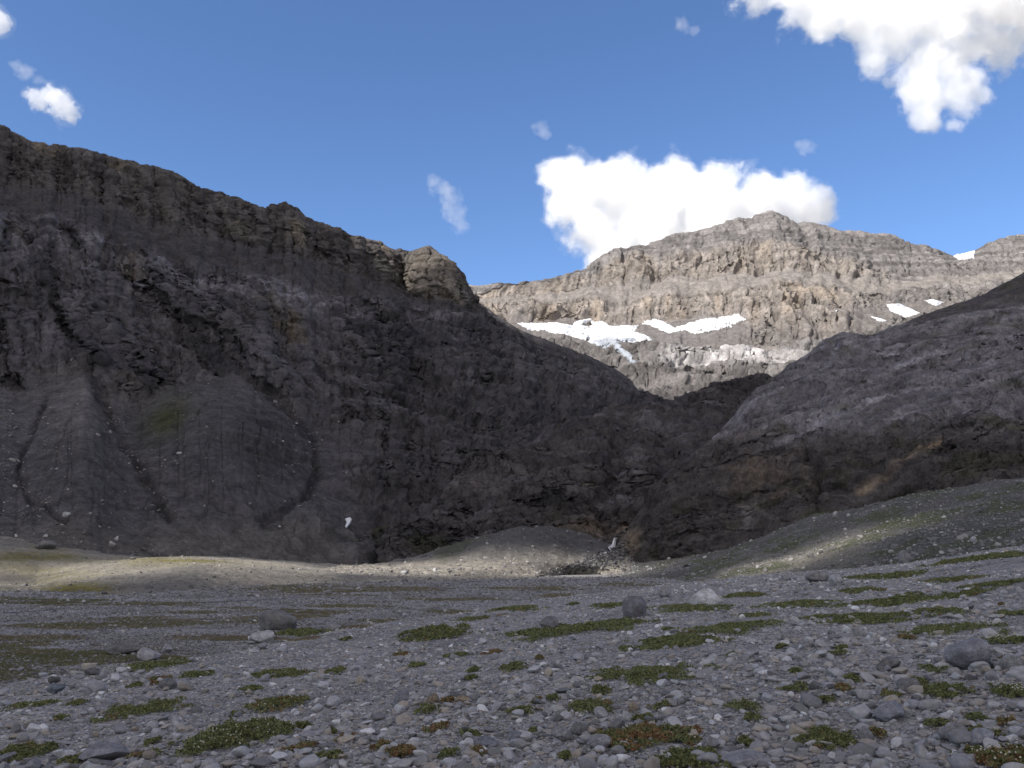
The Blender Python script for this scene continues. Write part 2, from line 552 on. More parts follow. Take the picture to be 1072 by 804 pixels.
    cone = np.exp(-((U - 80) / 38) ** 2) * sstep(380, 470, V) * (1 - sstep(520, 590, V)) * 3.5 \
        + np.exp(-((U - 232) / 60) ** 2) * sstep(385, 480, V) * (1 - sstep(500, 585, V)) * 6 \
        + np.exp(-((U - 322) / 34) ** 2) * sstep(515, 550, V) * (1 - sstep(560, 600, V)) * 5
    d += cone * W['scree']
    ch = ((U - 285) / 55) ** 2 + ((V - 470) / 40) ** 2          # bedded dark rock showing at the cone's foot
    beds = np.exp(-ch) * W['scree']
    d += scree * (1.1 * fbm(al / 26, x / 60, z / 45, 5, 91, 0.55) + 0.25 * ridged(al / 16, x / 80, z / 30, 4, 93)) + beds * 3.5 * strata(x, y, z, 12, (0.05, 0), 19)
    fine = fbm(x / 9, y / 9, z / 7, 5, 97, 0.6)
    d += fine * (1.2 + 2.2 * up + 2.0 * low + 2.4 * slab - 0.8 * scree) + (low + up + 0.6 * slab) * 2.2 * (ridged(al / 13, x / 60, z / 34, 4, 98, 0.6) - 0.4)
    # the lit corner tower of the ridge
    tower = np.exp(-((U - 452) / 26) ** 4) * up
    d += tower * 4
    L.push(d * sstep(0.0, 0.2, L.t) * (1 - 0.5 * sstep(3.7, 4.0, L.t)), n)
    med_ = fbm(x / 70, y / 70, z / 60, 4, 1012)
    fb, fk = fractured(x, y, z, al, 17.0, 1000)
    wob = sstep(-0.35, 0.3, fbm(x / 70, y / 70, z / 40, 4, 1011))
    tall = 5.0 * blocks(al, z, 26, 70, 1015, 0.6 * fbm(x / 60, y / 60, z / 90, 3, 1016)) + 2.6 * blocks(al, z, 11, 30, 1017, 0.6 * fbm(x / 30, y / 30, z / 40, 3, 1018))
    L.push_out((1 - 0.85 * sstep(3.35, 3.95, L.t)) * up * (0.30 * fb + 0.35 * fk + 0.55 * tall + 3.2 * ridged(al / 10 + 0.4 * med_, x / 200, z / 90, 4, 1019, 0.6)) + low * (0.18 * fb * wob + 0.32 * fk + 2.0 * ridged(al / 11 + 0.4 * med_, x / 200, z / 70, 4, 1024, 0.6) * (1 - sstep(400, 460, U)) + 0.7 * tall * (1 - sstep(280, 340, U))) + slab * (0.80 * fb * wob + 0.35 * fk) + 0.12 * W['back'] * fk)
    # colours
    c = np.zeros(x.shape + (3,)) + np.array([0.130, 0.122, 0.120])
    big = fbm(x / 120, y / 120, z / 60, 4, 101)
    med = fbm(al / 26, x / 200, z / 60, 5, 103)
    c = mixc(c, [0.145, 0.130, 0.115], np.clip(up * (0.55 + 0.5 * med), 0, 1))                     # brown upper cliff
    c = mixc(c, [0.26, 0.225, 0.17], np.clip(up * sstep(0.3, 0.6, med + 0.5 * big), 0, 1) * 0.8)   # tan faces
    c = mixc(c, [0.150, 0.143, 0.150], np.clip(low * (0.6 + 0.8 * big), 0, 1))
    pe = np.exp(-((L.t - 1.86) / 0.14) ** 2)                                                    # pale edge of the bench
    c = mixc(c, [0.33, 0.315, 0.33], np.clip(pe * (0.65 + 1.2 * fbm(al / 14, x / 30, z / 8, 5, 105)), 0, 1) * (1 - sstep(430, 520, U)))
    c = mixc(c, [0.17, 0.14, 0.10], np.clip(low * sstep(0.3, 0.6, fbm(al / 30, x / 100, z / 40, 4, 107)), 0, 1) * 0.6)
    c = mixc(c, [0.052, 0.050, 0.054], np.clip(low * sstep(0.02, 0.4, fbm(al / 16, x / 200, z / 120, 5, 109)), 0, 1) * 0.85)   # water streaks
    c = mixc(c, [0.082, 0.076, 0.074], W['bench'] * 0.9)
    c = mixc(c, [0.075, 0.07, 0.072], np.clip(up * sstep(0.05, 0.5, -rib + 0.25 * med), 0, 1) * 0.7)
    c = mixc(c, [0.128, 0.122, 0.120], scree)
    c = mixc(c, [0.225, 0.21, 0.198], scree * np.exp(-(((U - 85) / 30) ** 2 + ((V - 430) / 34) ** 2)))
    c = mixc(c, [0.17, 0.165, 0.168], scree * np.exp(-(((U - 10) / 35) ** 2 + ((V - 430) / 60) ** 2)) * 0.8)
    c = mixc(c, [0.165, 0.155, 0.135], scree * sstep(530, 585, V))
    c = mixc(c, [0.075, 0.082, 0.028], np.exp(-(((U - 176) / 26 + 0.35 * (V - 440) / 24) ** 2 + ((V - 440) / 26) ** 2) * 1.3) * np.clip(0.9 + 0.8 * med, 0, 1))   # mossy flank
    c = mixc(c, [0.072, 0.068, 0.066], np.clip(beds * (0.7 + 0.6 * strata(x, y, z, 10, (0.05, 0), 21)), 0, 1))
    c = mixc(c, [0.090, 0.086, 0.09], np.clip(slab * (0.65 + 0.6 * big), 0, 1))
    st = fbm(x / 40, y / 90, z / 9, 5, 111)
    c = mixc(c, [0.185, 0.178, 0.185], np.clip(slab * sstep(0.2, 0.6, st), 0, 1) * 0.7)
    c = mixc(c, [0.155, 0.146, 0.145], slab * np.exp(-(((U - 590) / 90) ** 2 + ((V - 395) / 30) ** 2)) * 0.8)
    c = mixc(c, [0.055, 0.052, 0.054], np.clip(gm * (1.15 + 1.3 * fbm(x / 6, y / 6, z / 5, 4, 115)), 0, 1) * 0.82)
    c = mixc(c, [0.05, 0.055, 0.022], np.clip(slab * sstep(0.35, 0.6, fbm(x / 30, y / 60, z / 10, 4, 113)) * sstep(480, 540, V), 0, 1) * 0.7)
    c = mixc(c, [0.30, 0.265, 0.215], np.clip(tower * (0.5 + 0.6 * med), 0, 1))  # sunlit tone of the corner tower put into its colour
    c = mixc(c, [0.22, 0.165, 0.11], np.exp(-(((U - 305) / 4) ** 2 + ((V - 348) / 16) ** 2)) * 0.6)
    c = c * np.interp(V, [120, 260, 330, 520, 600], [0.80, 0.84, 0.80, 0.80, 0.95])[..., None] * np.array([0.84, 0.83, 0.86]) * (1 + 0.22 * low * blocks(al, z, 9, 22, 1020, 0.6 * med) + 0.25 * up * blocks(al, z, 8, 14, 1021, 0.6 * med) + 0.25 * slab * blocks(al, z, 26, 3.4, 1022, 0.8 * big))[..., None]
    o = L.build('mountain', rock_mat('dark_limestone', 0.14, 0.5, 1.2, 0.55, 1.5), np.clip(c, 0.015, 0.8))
    tag(o, 'long dark shaded mountain with two cliff bands above scree cones', 'mountain', kind='structure')
    SURF['left'] = L
    SURF['left_scree'] = scree

# --- the low barrier of dark hummocky rock in the middle
def build_barrier():
    c0 = [(400, 592, 290), (500, 580, 295), (560, 572, 298), (600, 580, 292), (640, 582, 290), (700, 585, 300), (780, 570, 340), (900, 560, 400)]
    c1 = [(400, 590, 320), (430, 572, 340), (470, 548, 352), (541, 512, 375), (600, 500, 370), (640, 505, 365), (700, 490, 410), (780, 450, 480), (900, 450, 520)]
    cr = [(400, 588, 335), (430, 556, 372), (480, 496, 430), (541, 462, 480), (580, 446, 505), (601, 438, 520), (624, 427, 540), (650, 426, 570), (672, 424, 595), (690, 420, 605), (720, 412, 615), (735, 404, 622), (747, 397, 628),
          (765, 391, 636), (790, 390, 645), (808, 394, 650), (900, 400, 680)]
    L = Loft([c0, c1, cr], 400, 900, 1.25, [105, 120, 12], 9, vj=4, back=(0, 120, -60), smooth=3, skirt=2.0)
    x, y, z = [L.P[..., i].copy() for i in range(3)]
    U, V = L.U, L.V
    n = L.normals()
    hum = ridged(x / 70, y / 110, z / 24, 6, 121, 0.56)
    d = 9 * fbm(x / 80, y / 90, z / 40, 4, 123) + 11 * hum - 5 + 2.6 * fbm(x / 10, y / 10, z / 6, 5, 127, 0.6) + 2.4 * strata(x, y, z, 14, (0.15, 0), 29)
    fade = np.clip((L.t - 0.0) / 0.15, 0, 1)
    crestfade = 1 - 0.55 * sstep(1.7, 2.0, L.t)
    rav = np.exp(-(poly_dist(U + 4 * fbm(U / 15, V / 15, 0 * U, 3, 3), V, [(660, 440), (640, 500), (625, 540), (636, 575)]) / 9) ** 2)
    d = d * fade * crestfade - 5 * rav
    L.push(d * 0.8, n)
    fb, fk = fractured(x, y, z + 0.15 * x, x + 0.3 * y, 12.0, 1040)
    L.push_out(fade * (1.25 * fb * sstep(-0.4, 0.2, fbm(x / 60, y / 60, z / 30, 4, 1043)) + 0.6 * fk))
    st = fbm(x / 30, y / 70, z / 8, 5, 131)
    big = fbm(x / 60, y / 60, z / 30, 4, 133)
    c = np.zeros(x.shape + (3,)) + np.array([0.078, 0.071, 0.068])
    c = mixc(c, [0.11, 0.100, 0.094], np.clip(0.5 + big, 0, 1))
    c = mixc(c, [0.175, 0.165, 0.168], sstep(0.2, 0.6, st) * 0.7)
    c = mixc(c, [0.052, 0.049, 0.050], sstep(0.15, 0.5, -st) * 0.6)
    och = np.exp(-(((U - 612) / 22) ** 2 + ((V - 560) / 14) ** 2)) + np.exp(-(((U - 660) / 14) ** 2 + ((V - 562) / 14) ** 2)) + 0.7 * np.exp(-(((U - 612) / 9) ** 2 + ((V - 512) / 5) ** 2))
    c = mixc(c, [0.25, 0.19, 0.12], np.clip(och * (0.7 + 0.8 * big + .6 * st), 0, 1) * 0.8)
    c = mixc(c, [0.055, 0.062, 0.025], np.clip(sstep(0.2, 0.55, fbm(x / 22, y / 40, z / 10, 4, 137)) * sstep(510, 560, V), 0, 1) * 0.6)
    o = L.build('rock_barrier', rock_mat('dark_bedrock', 0.2, 0.6, 0.9, 0.5, 1.6), np.clip(c * np.array([0.76, 0.74, 0.77]) * (1 + 0.3 * blocks(x + 0.3 * y, z + 0.15 * x, 22, 3.0, 1044, big))[..., None], 0.015, 0.8))
    tag(o, 'low barrier of dark hummocky bedrock closing the valley', 'rock step', kind='structure')
    SURF['barrier'] = L

# --- the rounded dark hill on the right
def build_right_hill():
    c0 = [(600, 592, 283), (645, 583, 275), (700, 588, 262), (760, 580, 245), (800, 566, 232), (850, 545, 222), (900, 537, 212), (960, 520, 203), (1072, 505, 190), (1350, 470, 160)]
    c1 = [(600, 587, 288), (645, 577, 285), (694, 540, 290), (747, 515, 280), (808, 490, 272), (866, 466, 268), (900, 455, 264), (967, 444, 262), (1072, 425, 258), (1350, 360, 240)]
    c2 = [(600, 583, 292), (645, 574, 292), (660, 556, 305), (694, 500, 325), (747, 460, 350), (784, 420, 366), (808, 400, 375), (836, 380, 382), (866, 358, 392), (881, 353, 396), (911, 354, 400), (933, 347, 402), (956, 339, 404), (1000, 330, 408), (1072, 321, 412), (1350, 250, 420)]
    cr = [(600, 580, 300), (630, 577, 300), (645, 571, 300), (660, 546, 315), (694, 495, 335), (720, 477, 350), (747, 456, 362), (784, 415, 378), (808, 395, 388), (836, 374, 398), (866, 352, 406), (881, 346, 410), (900, 347, 413), (911, 348, 415),
          (933, 339, 420), (956, 333, 426), (967, 326, 432), (985, 319, 440), (1008, 311, 446), (1026, 303, 450), (1049, 290, 456), (1072, 275, 462), (1150, 228, 480), (1350, 130, 520)]
    L = Loft([c0, c1, c2, cr], 600, 1350, 1.25, [110, 120, 26, 12], 15, vj=3, back=(60, 120, -70), smooth=3, skirt=2.0)
    x, y, z = [L.P[..., i].copy() for i in range(3)]
    U, V = L.U, L.V
    W = L.weights(['lo', 'mid', 'top', 'back'])
    n = L.normals()
    edge = sstep(645, 700, U)
    rg = ridged((x + 0.6 * y) / 30, (y - x * 0.4) / 110, z / 40, 6, 141, 0.55)
    d = edge * (W['lo'] * (7 * fbm(x / 40, y / 60, z / 30, 5, 143) + 6 * rg - 2) + W['mid'] * (5 * fbm(x / 60, y / 80, z / 30, 5, 145) + 5 * ridged(x / 60, y / 60, (z - 0.3 * x) / 9, 6, 147, 0.55) - 2)
              + W['top'] * 4 * fbm(x / 20, y / 20, z / 10, 4, 149)) + 1.4 * fbm(x / 6, y / 6, z / 4, 5, 151, 0.6) + edge * 1.4 * strata(x, y, z - 0.3 * x, 8, (0, 0), 33)
    d -= 5 * np.exp(-(poly_dist(U + 6 * fbm(U / 12, V / 12, 0 * U, 4, 5), V, [(843, 468), (853, 490), (858, 512), (852, 530)]) / 5) ** 2)      # dark cleft
    d -= 4 * np.exp(-(poly_dist(U, V, [(870, 357), (880, 372), (900, 370)]) / 4) ** 2)
    fade = np.clip(L.t / 0.2, 0, 1) * (1 - 0.75 * sstep(1.7, 2.6, L.t))
    L.push(d * fade * 0.8, n)
    fb, fk = fractured(x, y, z - 0.3 * x + 0.1 * y, x + 0.6 * y, 8.0, 1060)
    L.push_out(fade * edge * (1.2 * fb * sstep(-0.4, 0.3, fbm(x / 40, y / 40, z / 20, 4, 1063)) + 0.55 * fk))
    st = fbm(x / 40, y / 40, (z - 0.30 * x) / 5, 5, 153)
    big = fbm(x / 50, y / 50, z / 25, 4, 155)
    vert = fbm(x / 7, y / 12, z / 40, 5, 157)
    c = np.zeros(x.shape + (3,)) + np.array([0.098, 0.088, 0.082])
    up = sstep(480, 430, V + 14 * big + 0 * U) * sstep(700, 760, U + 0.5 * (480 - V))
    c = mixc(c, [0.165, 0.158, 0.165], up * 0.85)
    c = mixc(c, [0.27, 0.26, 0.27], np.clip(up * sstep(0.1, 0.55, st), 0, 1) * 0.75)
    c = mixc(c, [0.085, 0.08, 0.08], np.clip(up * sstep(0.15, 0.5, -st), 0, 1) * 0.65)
    c = mixc(c, [0.065, 0.058, 0.056], W['top'] * sstep(930, 965, U))  # upper ridge at right: its shade painted as a darker colour
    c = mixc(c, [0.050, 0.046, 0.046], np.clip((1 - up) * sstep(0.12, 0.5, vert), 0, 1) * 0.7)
    br = np.exp(-(((U - 800) / 42) ** 2 + ((V - 505) / 42) ** 2))
    c = mixc(c, [0.150, 0.118, 0.090], np.clip(br * (0.5 + 1.6 * vert + 0.8 * big), 0, 1) * 0.8)
    pale = np.exp(-(((U - 785) / 8) ** 2 + ((V - 540) / 17) ** 2))
    c = mixc(c, [0.30, 0.28, 0.27], np.clip(pale * (0.8 + 1.5 * vert), 0, 1) * 0.9)
    c = mixc(c, [0.27, 0.21, 0.14], np.clip(np.exp(-(((U - 662) / 12) ** 2 + ((V - 568) / 13) ** 2)), 0, 1) * 0.8)
    tan = np.exp(-(poly_dist(U, V + 3 * big, [(900, 512), (925, 500), (950, 486), (985, 470)]) / 4.0) ** 2)
    c = mixc(c, [0.36, 0.28, 0.19], np.clip(tan * (0.8 + 1.1 * st), 0, 1))
    c = mixc(c, [0.060, 0.066, 0.028], np.clip(sstep(0.25, 0.55, fbm(x / 18, y / 18, z / 7, 4, 159)), 0, 1) * 0.45 * (1 - W['back']))
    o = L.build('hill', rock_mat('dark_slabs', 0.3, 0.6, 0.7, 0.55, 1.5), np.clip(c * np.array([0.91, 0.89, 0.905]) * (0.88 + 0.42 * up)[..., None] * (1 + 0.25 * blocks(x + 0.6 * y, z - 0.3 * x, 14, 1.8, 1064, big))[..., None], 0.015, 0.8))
    tag(o, 'rounded dark hill of pale streaked slabs on the near side of the gap', 'hill', kind='structure')
    SURF['right'] = L

# --- the sunlit mountain behind
def build_back_mountain():
    c0 = [(380, 450, 980), (650, 432, 1000), (700, 432, 1000), (750, 428, 1020), (800, 420, 1050), (900, 385, 1200), (1000, 355, 1300), (1380, 335, 1300)]
    c1 = [(380, 362, 1340), (545, 353, 1350), (600, 359, 1330), (640, 367, 1330), (680, 362, 1340), (720, 366, 1340), (780, 372, 1345), (850, 362, 1380), (900, 346, 1450), (950, 337, 1500), (1000, 327, 1550), (1380, 310, 1600)]
    c2 = [(380, 332, 1620), (545, 337, 1610), (600, 337, 1615), (640, 338, 1610), (690, 337, 1600), (740, 331, 1600), (782, 330, 1590), (830, 324, 1600), (900, 324, 1630), (960, 320, 1700), (1380, 292, 1800)]
    c3 = [(380, 310, 1670), (500, 322, 1660), (600, 317, 1680), (672, 312, 1690), (740, 304, 1680), (790, 300, 1670), (820, 296, 1670), (860, 301, 1680), (930, 309, 1730), (1000, 300, 1790), (1380, 270, 1880)]
    c4 = [(380, 306, 1690), (500, 314, 1680), (600, 305, 1730), (672, 295, 1760), (740, 292, 1770), (820, 286, 1770), (880, 289, 1780), (930, 296, 1810), (1000, 290, 1860), (1380, 255, 1950)]
    c5 = [(380, 303, 1700), (500, 306, 1695), (600, 292, 1780), (672, 268, 1830), (740, 262, 1845), (812, 254, 1840), (860, 266, 1850), (930, 285, 1870), (1000, 281, 1920), (1380, 240, 2000)]
    cr = [(380, 300, 1712), (490, 299, 1712), (505, 300, 1713), (520, 297, 1716), (535, 298, 1722), (560, 298, 1740), (575, 293, 1765), (590, 290, 1800), (600, 286, 1830), (620, 277, 1860), (650, 264, 1900), (665, 261, 1915), (680, 256, 1930), (700, 246, 1950), (720, 243, 1965),
          (745, 238, 1985), (762, 231, 2005), (790, 226, 2030), (800, 222, 2040), (806, 219, 2045), (813, 224, 2048), (820, 225, 2050), (831, 229, 2050), (860, 235, 2050), (885, 239, 2050), (905, 243, 2050), (932, 243, 2050), (942, 249, 2052), (960, 256, 2055), (985, 263, 2060), (993, 266, 2065), (1005, 269, 2075), (1018, 266, 2080), (1026, 259, 2085),
          (1045, 250, 2090), (1072, 243, 2095), (1150, 225, 2110), (1380, 195, 2150)]
    L = Loft([c0, c1, c2, c3, c4, c5, cr], 380, 1380, 1.1, [70, 40, 60, 26, 60, 60, 14], 21, vj=6.0, back=(0, 350, -320), smooth=2.5, srow=2.5)
    x, y, z = [L.P[..., i].copy() for i in range(3)]
    U, V = L.U, L.V
    W = L.weights(['basin', 'ice', 'cliff', 'ledge', 'cliff', 'face', 'back'], blur=3)
    right = sstep(870, 950, U)
    cl = W['cliff'] * (1 - 0.8 * right)
    face = np.clip(W['face'] + W['cliff'] * 0.8 * right, 0, 1)
    head = W['face'] * (1 - sstep(640, 700, U))
    outc = W['ice'] * sstep(768, 790, U) * (1 - sstep(880, 905, U))
    cl = np.clip(cl + 0.9 * outc, 0, 1)
    n = L.normals()
    al = x - 0.22 * y
    wp = fbm(x / 160, y / 160, z / 110, 4, 159)
    wq = fbm(x / 60, y / 90, z / 50, 4, 158)
    rib = ridged(al / 44 + 1.0 * wp + 0.06 * wq, y / 500, z / 420, 5, 161, 0.62)
    flute = ridged(al / 15 + 1.2 * wp + 0.1 * wq, y / 300, z / 170, 4, 160, 0.6)
    rib = rib * (0.55 + 0.9 * sstep(-0.3, 0.4, fbm(x / 220, y / 300, z / 120, 3, 157)))
    rib2 = ridged(al / 170 + 0.8 * wp, y / 500, z / 420, 4, 163, 0.5)
    bed = strata(x, y, z, 30, (-0.06, 0.0), 37, 0.25)
    bed2 = strata(x, y, z, 11, (-0.05, 0.0), 39, 0.25)
    d = cl * (19 * rib + 14 * rib2 - 16 + 5.5 * flute) + face * (13 * rib2 - 6 + 6 * rib + 2.2 * flute) + head * (12 * rib)
    d += W['ledge'] * (8 * rib2 + 5 * fbm(x / 60, y / 60, z / 40, 4, 165))
    d += W['basin'] * (26 * fbm(x / 140, y / 180, z / 50, 4, 167) + 15 * ridged(x / 80, y / 120, z / 24, 6, 169, 0.55) - 6 + 7 * strata(x, y, z, 22, (0.08, 0), 43))
    d += W['ice'] * 8 * fbm(x / 120, y / 160, z / 60, 4, 171) * (0.4 + sstep(790, 850, U))
    d += 2.3 * fbm(x / 20, y / 20, z / 14, 5, 173, 0.6) * (1 - 0.8 * W['ice'] * (1 - sstep(770, 790, U)))
    d += 0 * np.exp(-(poly_dist(U, V, [(806, 218), (800, 245), (790, 275)]) / 12) ** 2) * sstep(4.0, 4.6, L.t)
    fade = (1 - 0.4 * sstep(5.75, 6.0, L.t)) * (1 - 0.7 * sstep(3.0, 5.0, L.t) * (1 - sstep(560, 640, U)))
    gl = ([(620, 333), (650, 318), (690, 292), (725, 268)], 6, 12), ([(830, 228), (845, 245), (850, 258)], 5, 12), ([(880, 290), (905, 305)], 6, 10)
    for pts, wd, dep in gl:
        d -= dep * np.exp(-(poly_dist(U, V, pts) / wd) ** 2)
    L.push(d * fade, n)
    fb, fk = fractured(x, y, z - 0.06 * x, al, 24.0, 1080, 0.2)
    tallb = 8 * blocks(al, z, 34, 110, 1085, 0.5 * wp) + 4 * blocks(al, z, 13, 45, 1086, 0.5 * wq)
    L.push_out(fade * (cl * (0.30 * fb + 0.10 * fk) + face * (0.62 * fb + 0.10 * fk + 0.3 * tallb) + head * 0.5 * fk + W['basin'] * (0.9 * fb + 0.5 * fk) + W['ledge'] * 0.25 * fk) + fade * cl * 0.45 * tallb + 0.5 * W['ice'] * sstep(690, 730, U) * fk)
    big = fbm(x / 180, y / 180, z / 90, 4, 181)
    med = fbm(al / 40, y / 300, z / 150, 5, 183)
    c = np.zeros(x.shape + (3,)) + np.array([0.235, 0.212, 0.195])
    c = mixc(c, [0.30, 0.245, 0.185], np.clip(cl * (0.65 + 0.8 * med), 0, 1))
    c = mixc(c, [0.36, 0.27, 0.17], np.clip(cl * sstep(0.2, 0.6, med), 0, 1) * 0.6 * (1 - sstep(3.2, 3.8, L.t) * 0.6))
    c = mixc(c, [0.125, 0.112, 0.102], np.clip((cl + 0.4 * face) * sstep(-0.05, 0.45, -rib * 0.7 + 0.5 * med), 0, 1) * 0.6)  # shadow in the grooves between ribs painted dark
    c = mixc(c, [0.215, 0.20, 0.195], np.clip(face * (0.6 + 0.6 * big), 0, 1) * 0.6)
    c = mixc(c, [0.17, 0.155, 0.145], np.clip(sstep(0.1, 0.7, bed) * face, 0, 1) * 0.55)
    c = mixc(c, [0.30, 0.285, 0.27], np.clip(sstep(0.1, 0.7, -bed2) * face, 0, 1) * 0.4)
    c = mixc(c, [0.29, 0.255, 0.215], W['ledge'] * 0.9)
    c = mixc(c, [0.145, 0.130, 0.12], np.clip(W['basin'] * (0.8 + 0.6 * big), 0, 1))
    c = mixc(c, [0.27, 0.255, 0.235], np.clip(W['basin'] * sstep(0.15, 0.5, fbm(x / 50, y / 100, z / 12, 5, 187)), 0, 1) * 0.7)
    pb = np.exp(-(((U - 770) / 75) ** 4 + ((V - 377) / 10) ** 4))            # pale polished rock under the ice
    c = mixc(c, [0.56, 0.54, 0.52], np.clip(pb * (0.75 + 1.0 * fbm(x / 30, y / 100, z / 40, 5, 189)), 0, 1))
    c = mixc(c, [0.20, 0.175, 0.15], np.clip(W['ice'] * (0.7 + big), 0, 1) * (1 - pb))
    bd = ledges(z - 0.06 * x, 10, 1.0 * fbm(x / 260, y / 260, z / 160, 3, 1090), 1091)[2]
    c = c * (1 + (face * 0.30 + W['basin'] * 0.25) * cellv(bd, 0 * bd, 1092) + (cl + 0.5 * face) * (0.12 * blocks(al, z, 20, 34, 1093, 0.7 * med) + 0.45 * (flute - 0.45)) + 0.16 * cl * cellv(bd, 0 * bd, 1095))[..., None]  # flutes also carry painted groove shadows in the colour
    g_ = c.mean(-1, keepdims=True)
    c = (g_ + (c - g_) * 0.55) * 0.84 * np.array([1.0, 0.985, 1.0])
    o = L.build('mountain', rock_mat('sunlit_limestone', 0.055, 0.55, 2.0, 0.66, 1.38), np.clip(c, 0.02, 0.8))
    tag(o, 'sunlit grey and tan mountain with summit, cliff bands and ice', 'mountain', kind='structure')
    SURF['back'] = L

# --- moraine at the foot of the barrier, the low mounds on the left, the scree under the right hill
def build_debris():
    def plD(v, drop=4.5):
        return drop * FPX / (v - 585.0)
    # pale debris cone in the middle
    b0 = [(300, 611), (350, 610), (420, 608.5), (470, 608), (520, 606.5), (560, 604), (600, 601.5), (640, 602), (700, 603)]
    b0 = [(u, v, plD(v, 4.8)) for u, v in b0]
    b1 = [(300, 606, 190), (350, 603, 205), (420, 600, 215), (470, 594, 224), (520, 588, 230), (560, 586, 240), (600, 590, 250), (640, 594, 255), (700, 601, 262)]
    b2 = [(300, 602, 230), (350, 596, 240), (385, 593, 250), (420, 586, 262), (445, 578, 272), (470, 568, 282), (500, 557, 292), (540, 548, 298), (575, 546, 300), (610, 554, 299), (634, 566, 296), (655, 580, 291), (675, 592, 290), (700, 599, 290)]
    L = Loft([b0, b1, b2], 300, 700, 1.1, [40, 60, 8], 31, vj=1.0, back=(0, 26, -22), smooth=5, srow=5, skirt=0.5)
    x, y, z = [L.P[..., i].copy() for i in range(3)]
    U, V = L.U, L.V
    L.push(1.1 * fbm(x / 25, y / 25, z / 14, 4, 201) + 0.5 * fbm(x / 4, y / 4, z / 3, 4, 203) + 0.6 * ridged(x / 10, y / 60, z / 40, 4, 205))
    c = np.zeros(x.shape + (3,)) + np.array([0.135, 0.128, 0.118])
    c = mixc(c, [0.36, 0.33, 0.275], sstep(576, 600, V))  # sunlit strip along the foot, brightened by a paler colour
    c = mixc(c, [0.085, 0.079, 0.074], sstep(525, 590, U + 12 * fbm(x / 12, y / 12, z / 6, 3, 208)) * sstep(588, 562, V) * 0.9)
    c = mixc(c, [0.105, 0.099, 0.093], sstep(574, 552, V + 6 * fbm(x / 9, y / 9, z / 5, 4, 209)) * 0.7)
    c = mixc(c, [0.15, 0.142, 0.138], sstep(0.1, 0.5, fbm(x / 30, y / 30, z / 12, 4, 207)) * 0.7)
    c = mixc(c, [0.075, 0.085, 0.035], np.exp(-(poly_dist(U, V, [(505, 553), (480, 572), (462, 582)]) / 7) ** 2) * 0.6)
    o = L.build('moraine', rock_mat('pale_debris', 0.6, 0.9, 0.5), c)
    tag(o, 'pale tan debris cone below the dark rock barrier', 'moraine', kind='structure')
    SURF['cone'] = L
    # low mounds on the left
    m0 = [(-320, 629), (0, 628), (100, 627.5), (160, 622), (200, 618), (300, 613), (400, 609.5), (480, 608), (560, 605)]
    m0 = [(u, v, plD(v, 4.8)) for u, v in m0]
    m1 = [(-320, 622, 118), (0, 624.5, 112), (60, 623, 112), (91, 621, 115), (142, 611, 128), (200, 597, 148), (240, 596, 155), (300, 600, 170), (400, 605, 182), (480, 606.5, 185), (560, 603.5, 215)]
    m2 = [(-320, 612, 140), (0, 623, 128), (22, 621, 130), (56, 607.5, 145), (84, 600, 155), (112, 594, 165), (149, 588, 180), (200, 585.5, 195), (260, 588, 205), (330, 596, 215), (400, 602.5, 215), (480, 605.5, 210), (560, 603, 225)]
    m3 = [(-320, 605, 190), (0, 606, 190), (45, 606, 192), (60, 603, 195), (84, 601, 200), (149, 592, 205), (200, 589, 215), (260, 591, 225), (330, 597, 235), (400, 602, 240), (480, 604, 245), (560, 602.5, 250)]
    m4 = [(-320, 596, 205), (0, 600, 203), (45, 602, 203), (84, 597, 215), (149, 588.5, 230), (200, 586, 245), (260, 589, 255), (330, 594, 270), (400, 600, 285), (480, 602, 290), (560, 602, 290)]
    m5 = [(-320, 560, 290), (0, 548, 290), (45, 562, 285), (84, 568, 285), (110, 576, 285), (149, 583, 285), (200, 584, 300), (260, 587, 310), (330, 592, 320), (400, 598, 330), (480, 600, 330), (560, 600, 330)]
    L = Loft([m0, m1, m2, m3, m4, m5], -320, 560, 1.1, [30, 36, 24, 16, 50, 6], 37, vj=0.6, back=(0, 30, -14), smooth=5, srow=4, skirt=0.5)
    x, y, z = [L.P[..., i].copy() for i in range(3)]
    U, V = L.U, L.V
    L.push(0.55 * fbm(x / 16, y / 16, z / 8, 4, 211) + 0.22 * fbm(x / 2.5, y / 2.5, z / 2, 4, 213))
    fld = fbm(x / 14, y / 14, z / 6, 5, 215)
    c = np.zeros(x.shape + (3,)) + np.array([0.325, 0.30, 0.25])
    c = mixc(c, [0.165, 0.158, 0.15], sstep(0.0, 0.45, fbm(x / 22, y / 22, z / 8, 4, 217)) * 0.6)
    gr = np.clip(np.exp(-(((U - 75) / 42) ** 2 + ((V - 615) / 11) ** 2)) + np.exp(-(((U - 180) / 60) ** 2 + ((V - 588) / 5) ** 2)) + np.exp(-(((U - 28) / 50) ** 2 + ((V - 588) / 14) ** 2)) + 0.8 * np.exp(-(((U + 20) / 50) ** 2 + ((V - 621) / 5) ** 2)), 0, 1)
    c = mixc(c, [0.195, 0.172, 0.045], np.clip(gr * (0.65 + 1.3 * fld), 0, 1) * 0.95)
    c = mixc(c, [0.10, 0.092, 0.082], np.exp(-(((U - 12) / 40) ** 2 + ((V - 606) / 7) ** 2)) * 0.9)  # shadowed bluff at far left, its shade painted in
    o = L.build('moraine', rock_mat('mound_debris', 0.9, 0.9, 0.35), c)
    tag(o, 'low grassy mounds of pale debris catching the sun below the scree cones', 'moraine', kind='structure')
    SURF['mounds'] = L
    # scree under the right hill
    s0 = [(560, 603.5, 245), (640, 603, 232), (700, 604, 185), (740, 604, 150), (800, 600, 135), (850, 595, 122), (900, 592, 104), (950, 588, 92), (1072, 577, 72), (1350, 560, 50)]
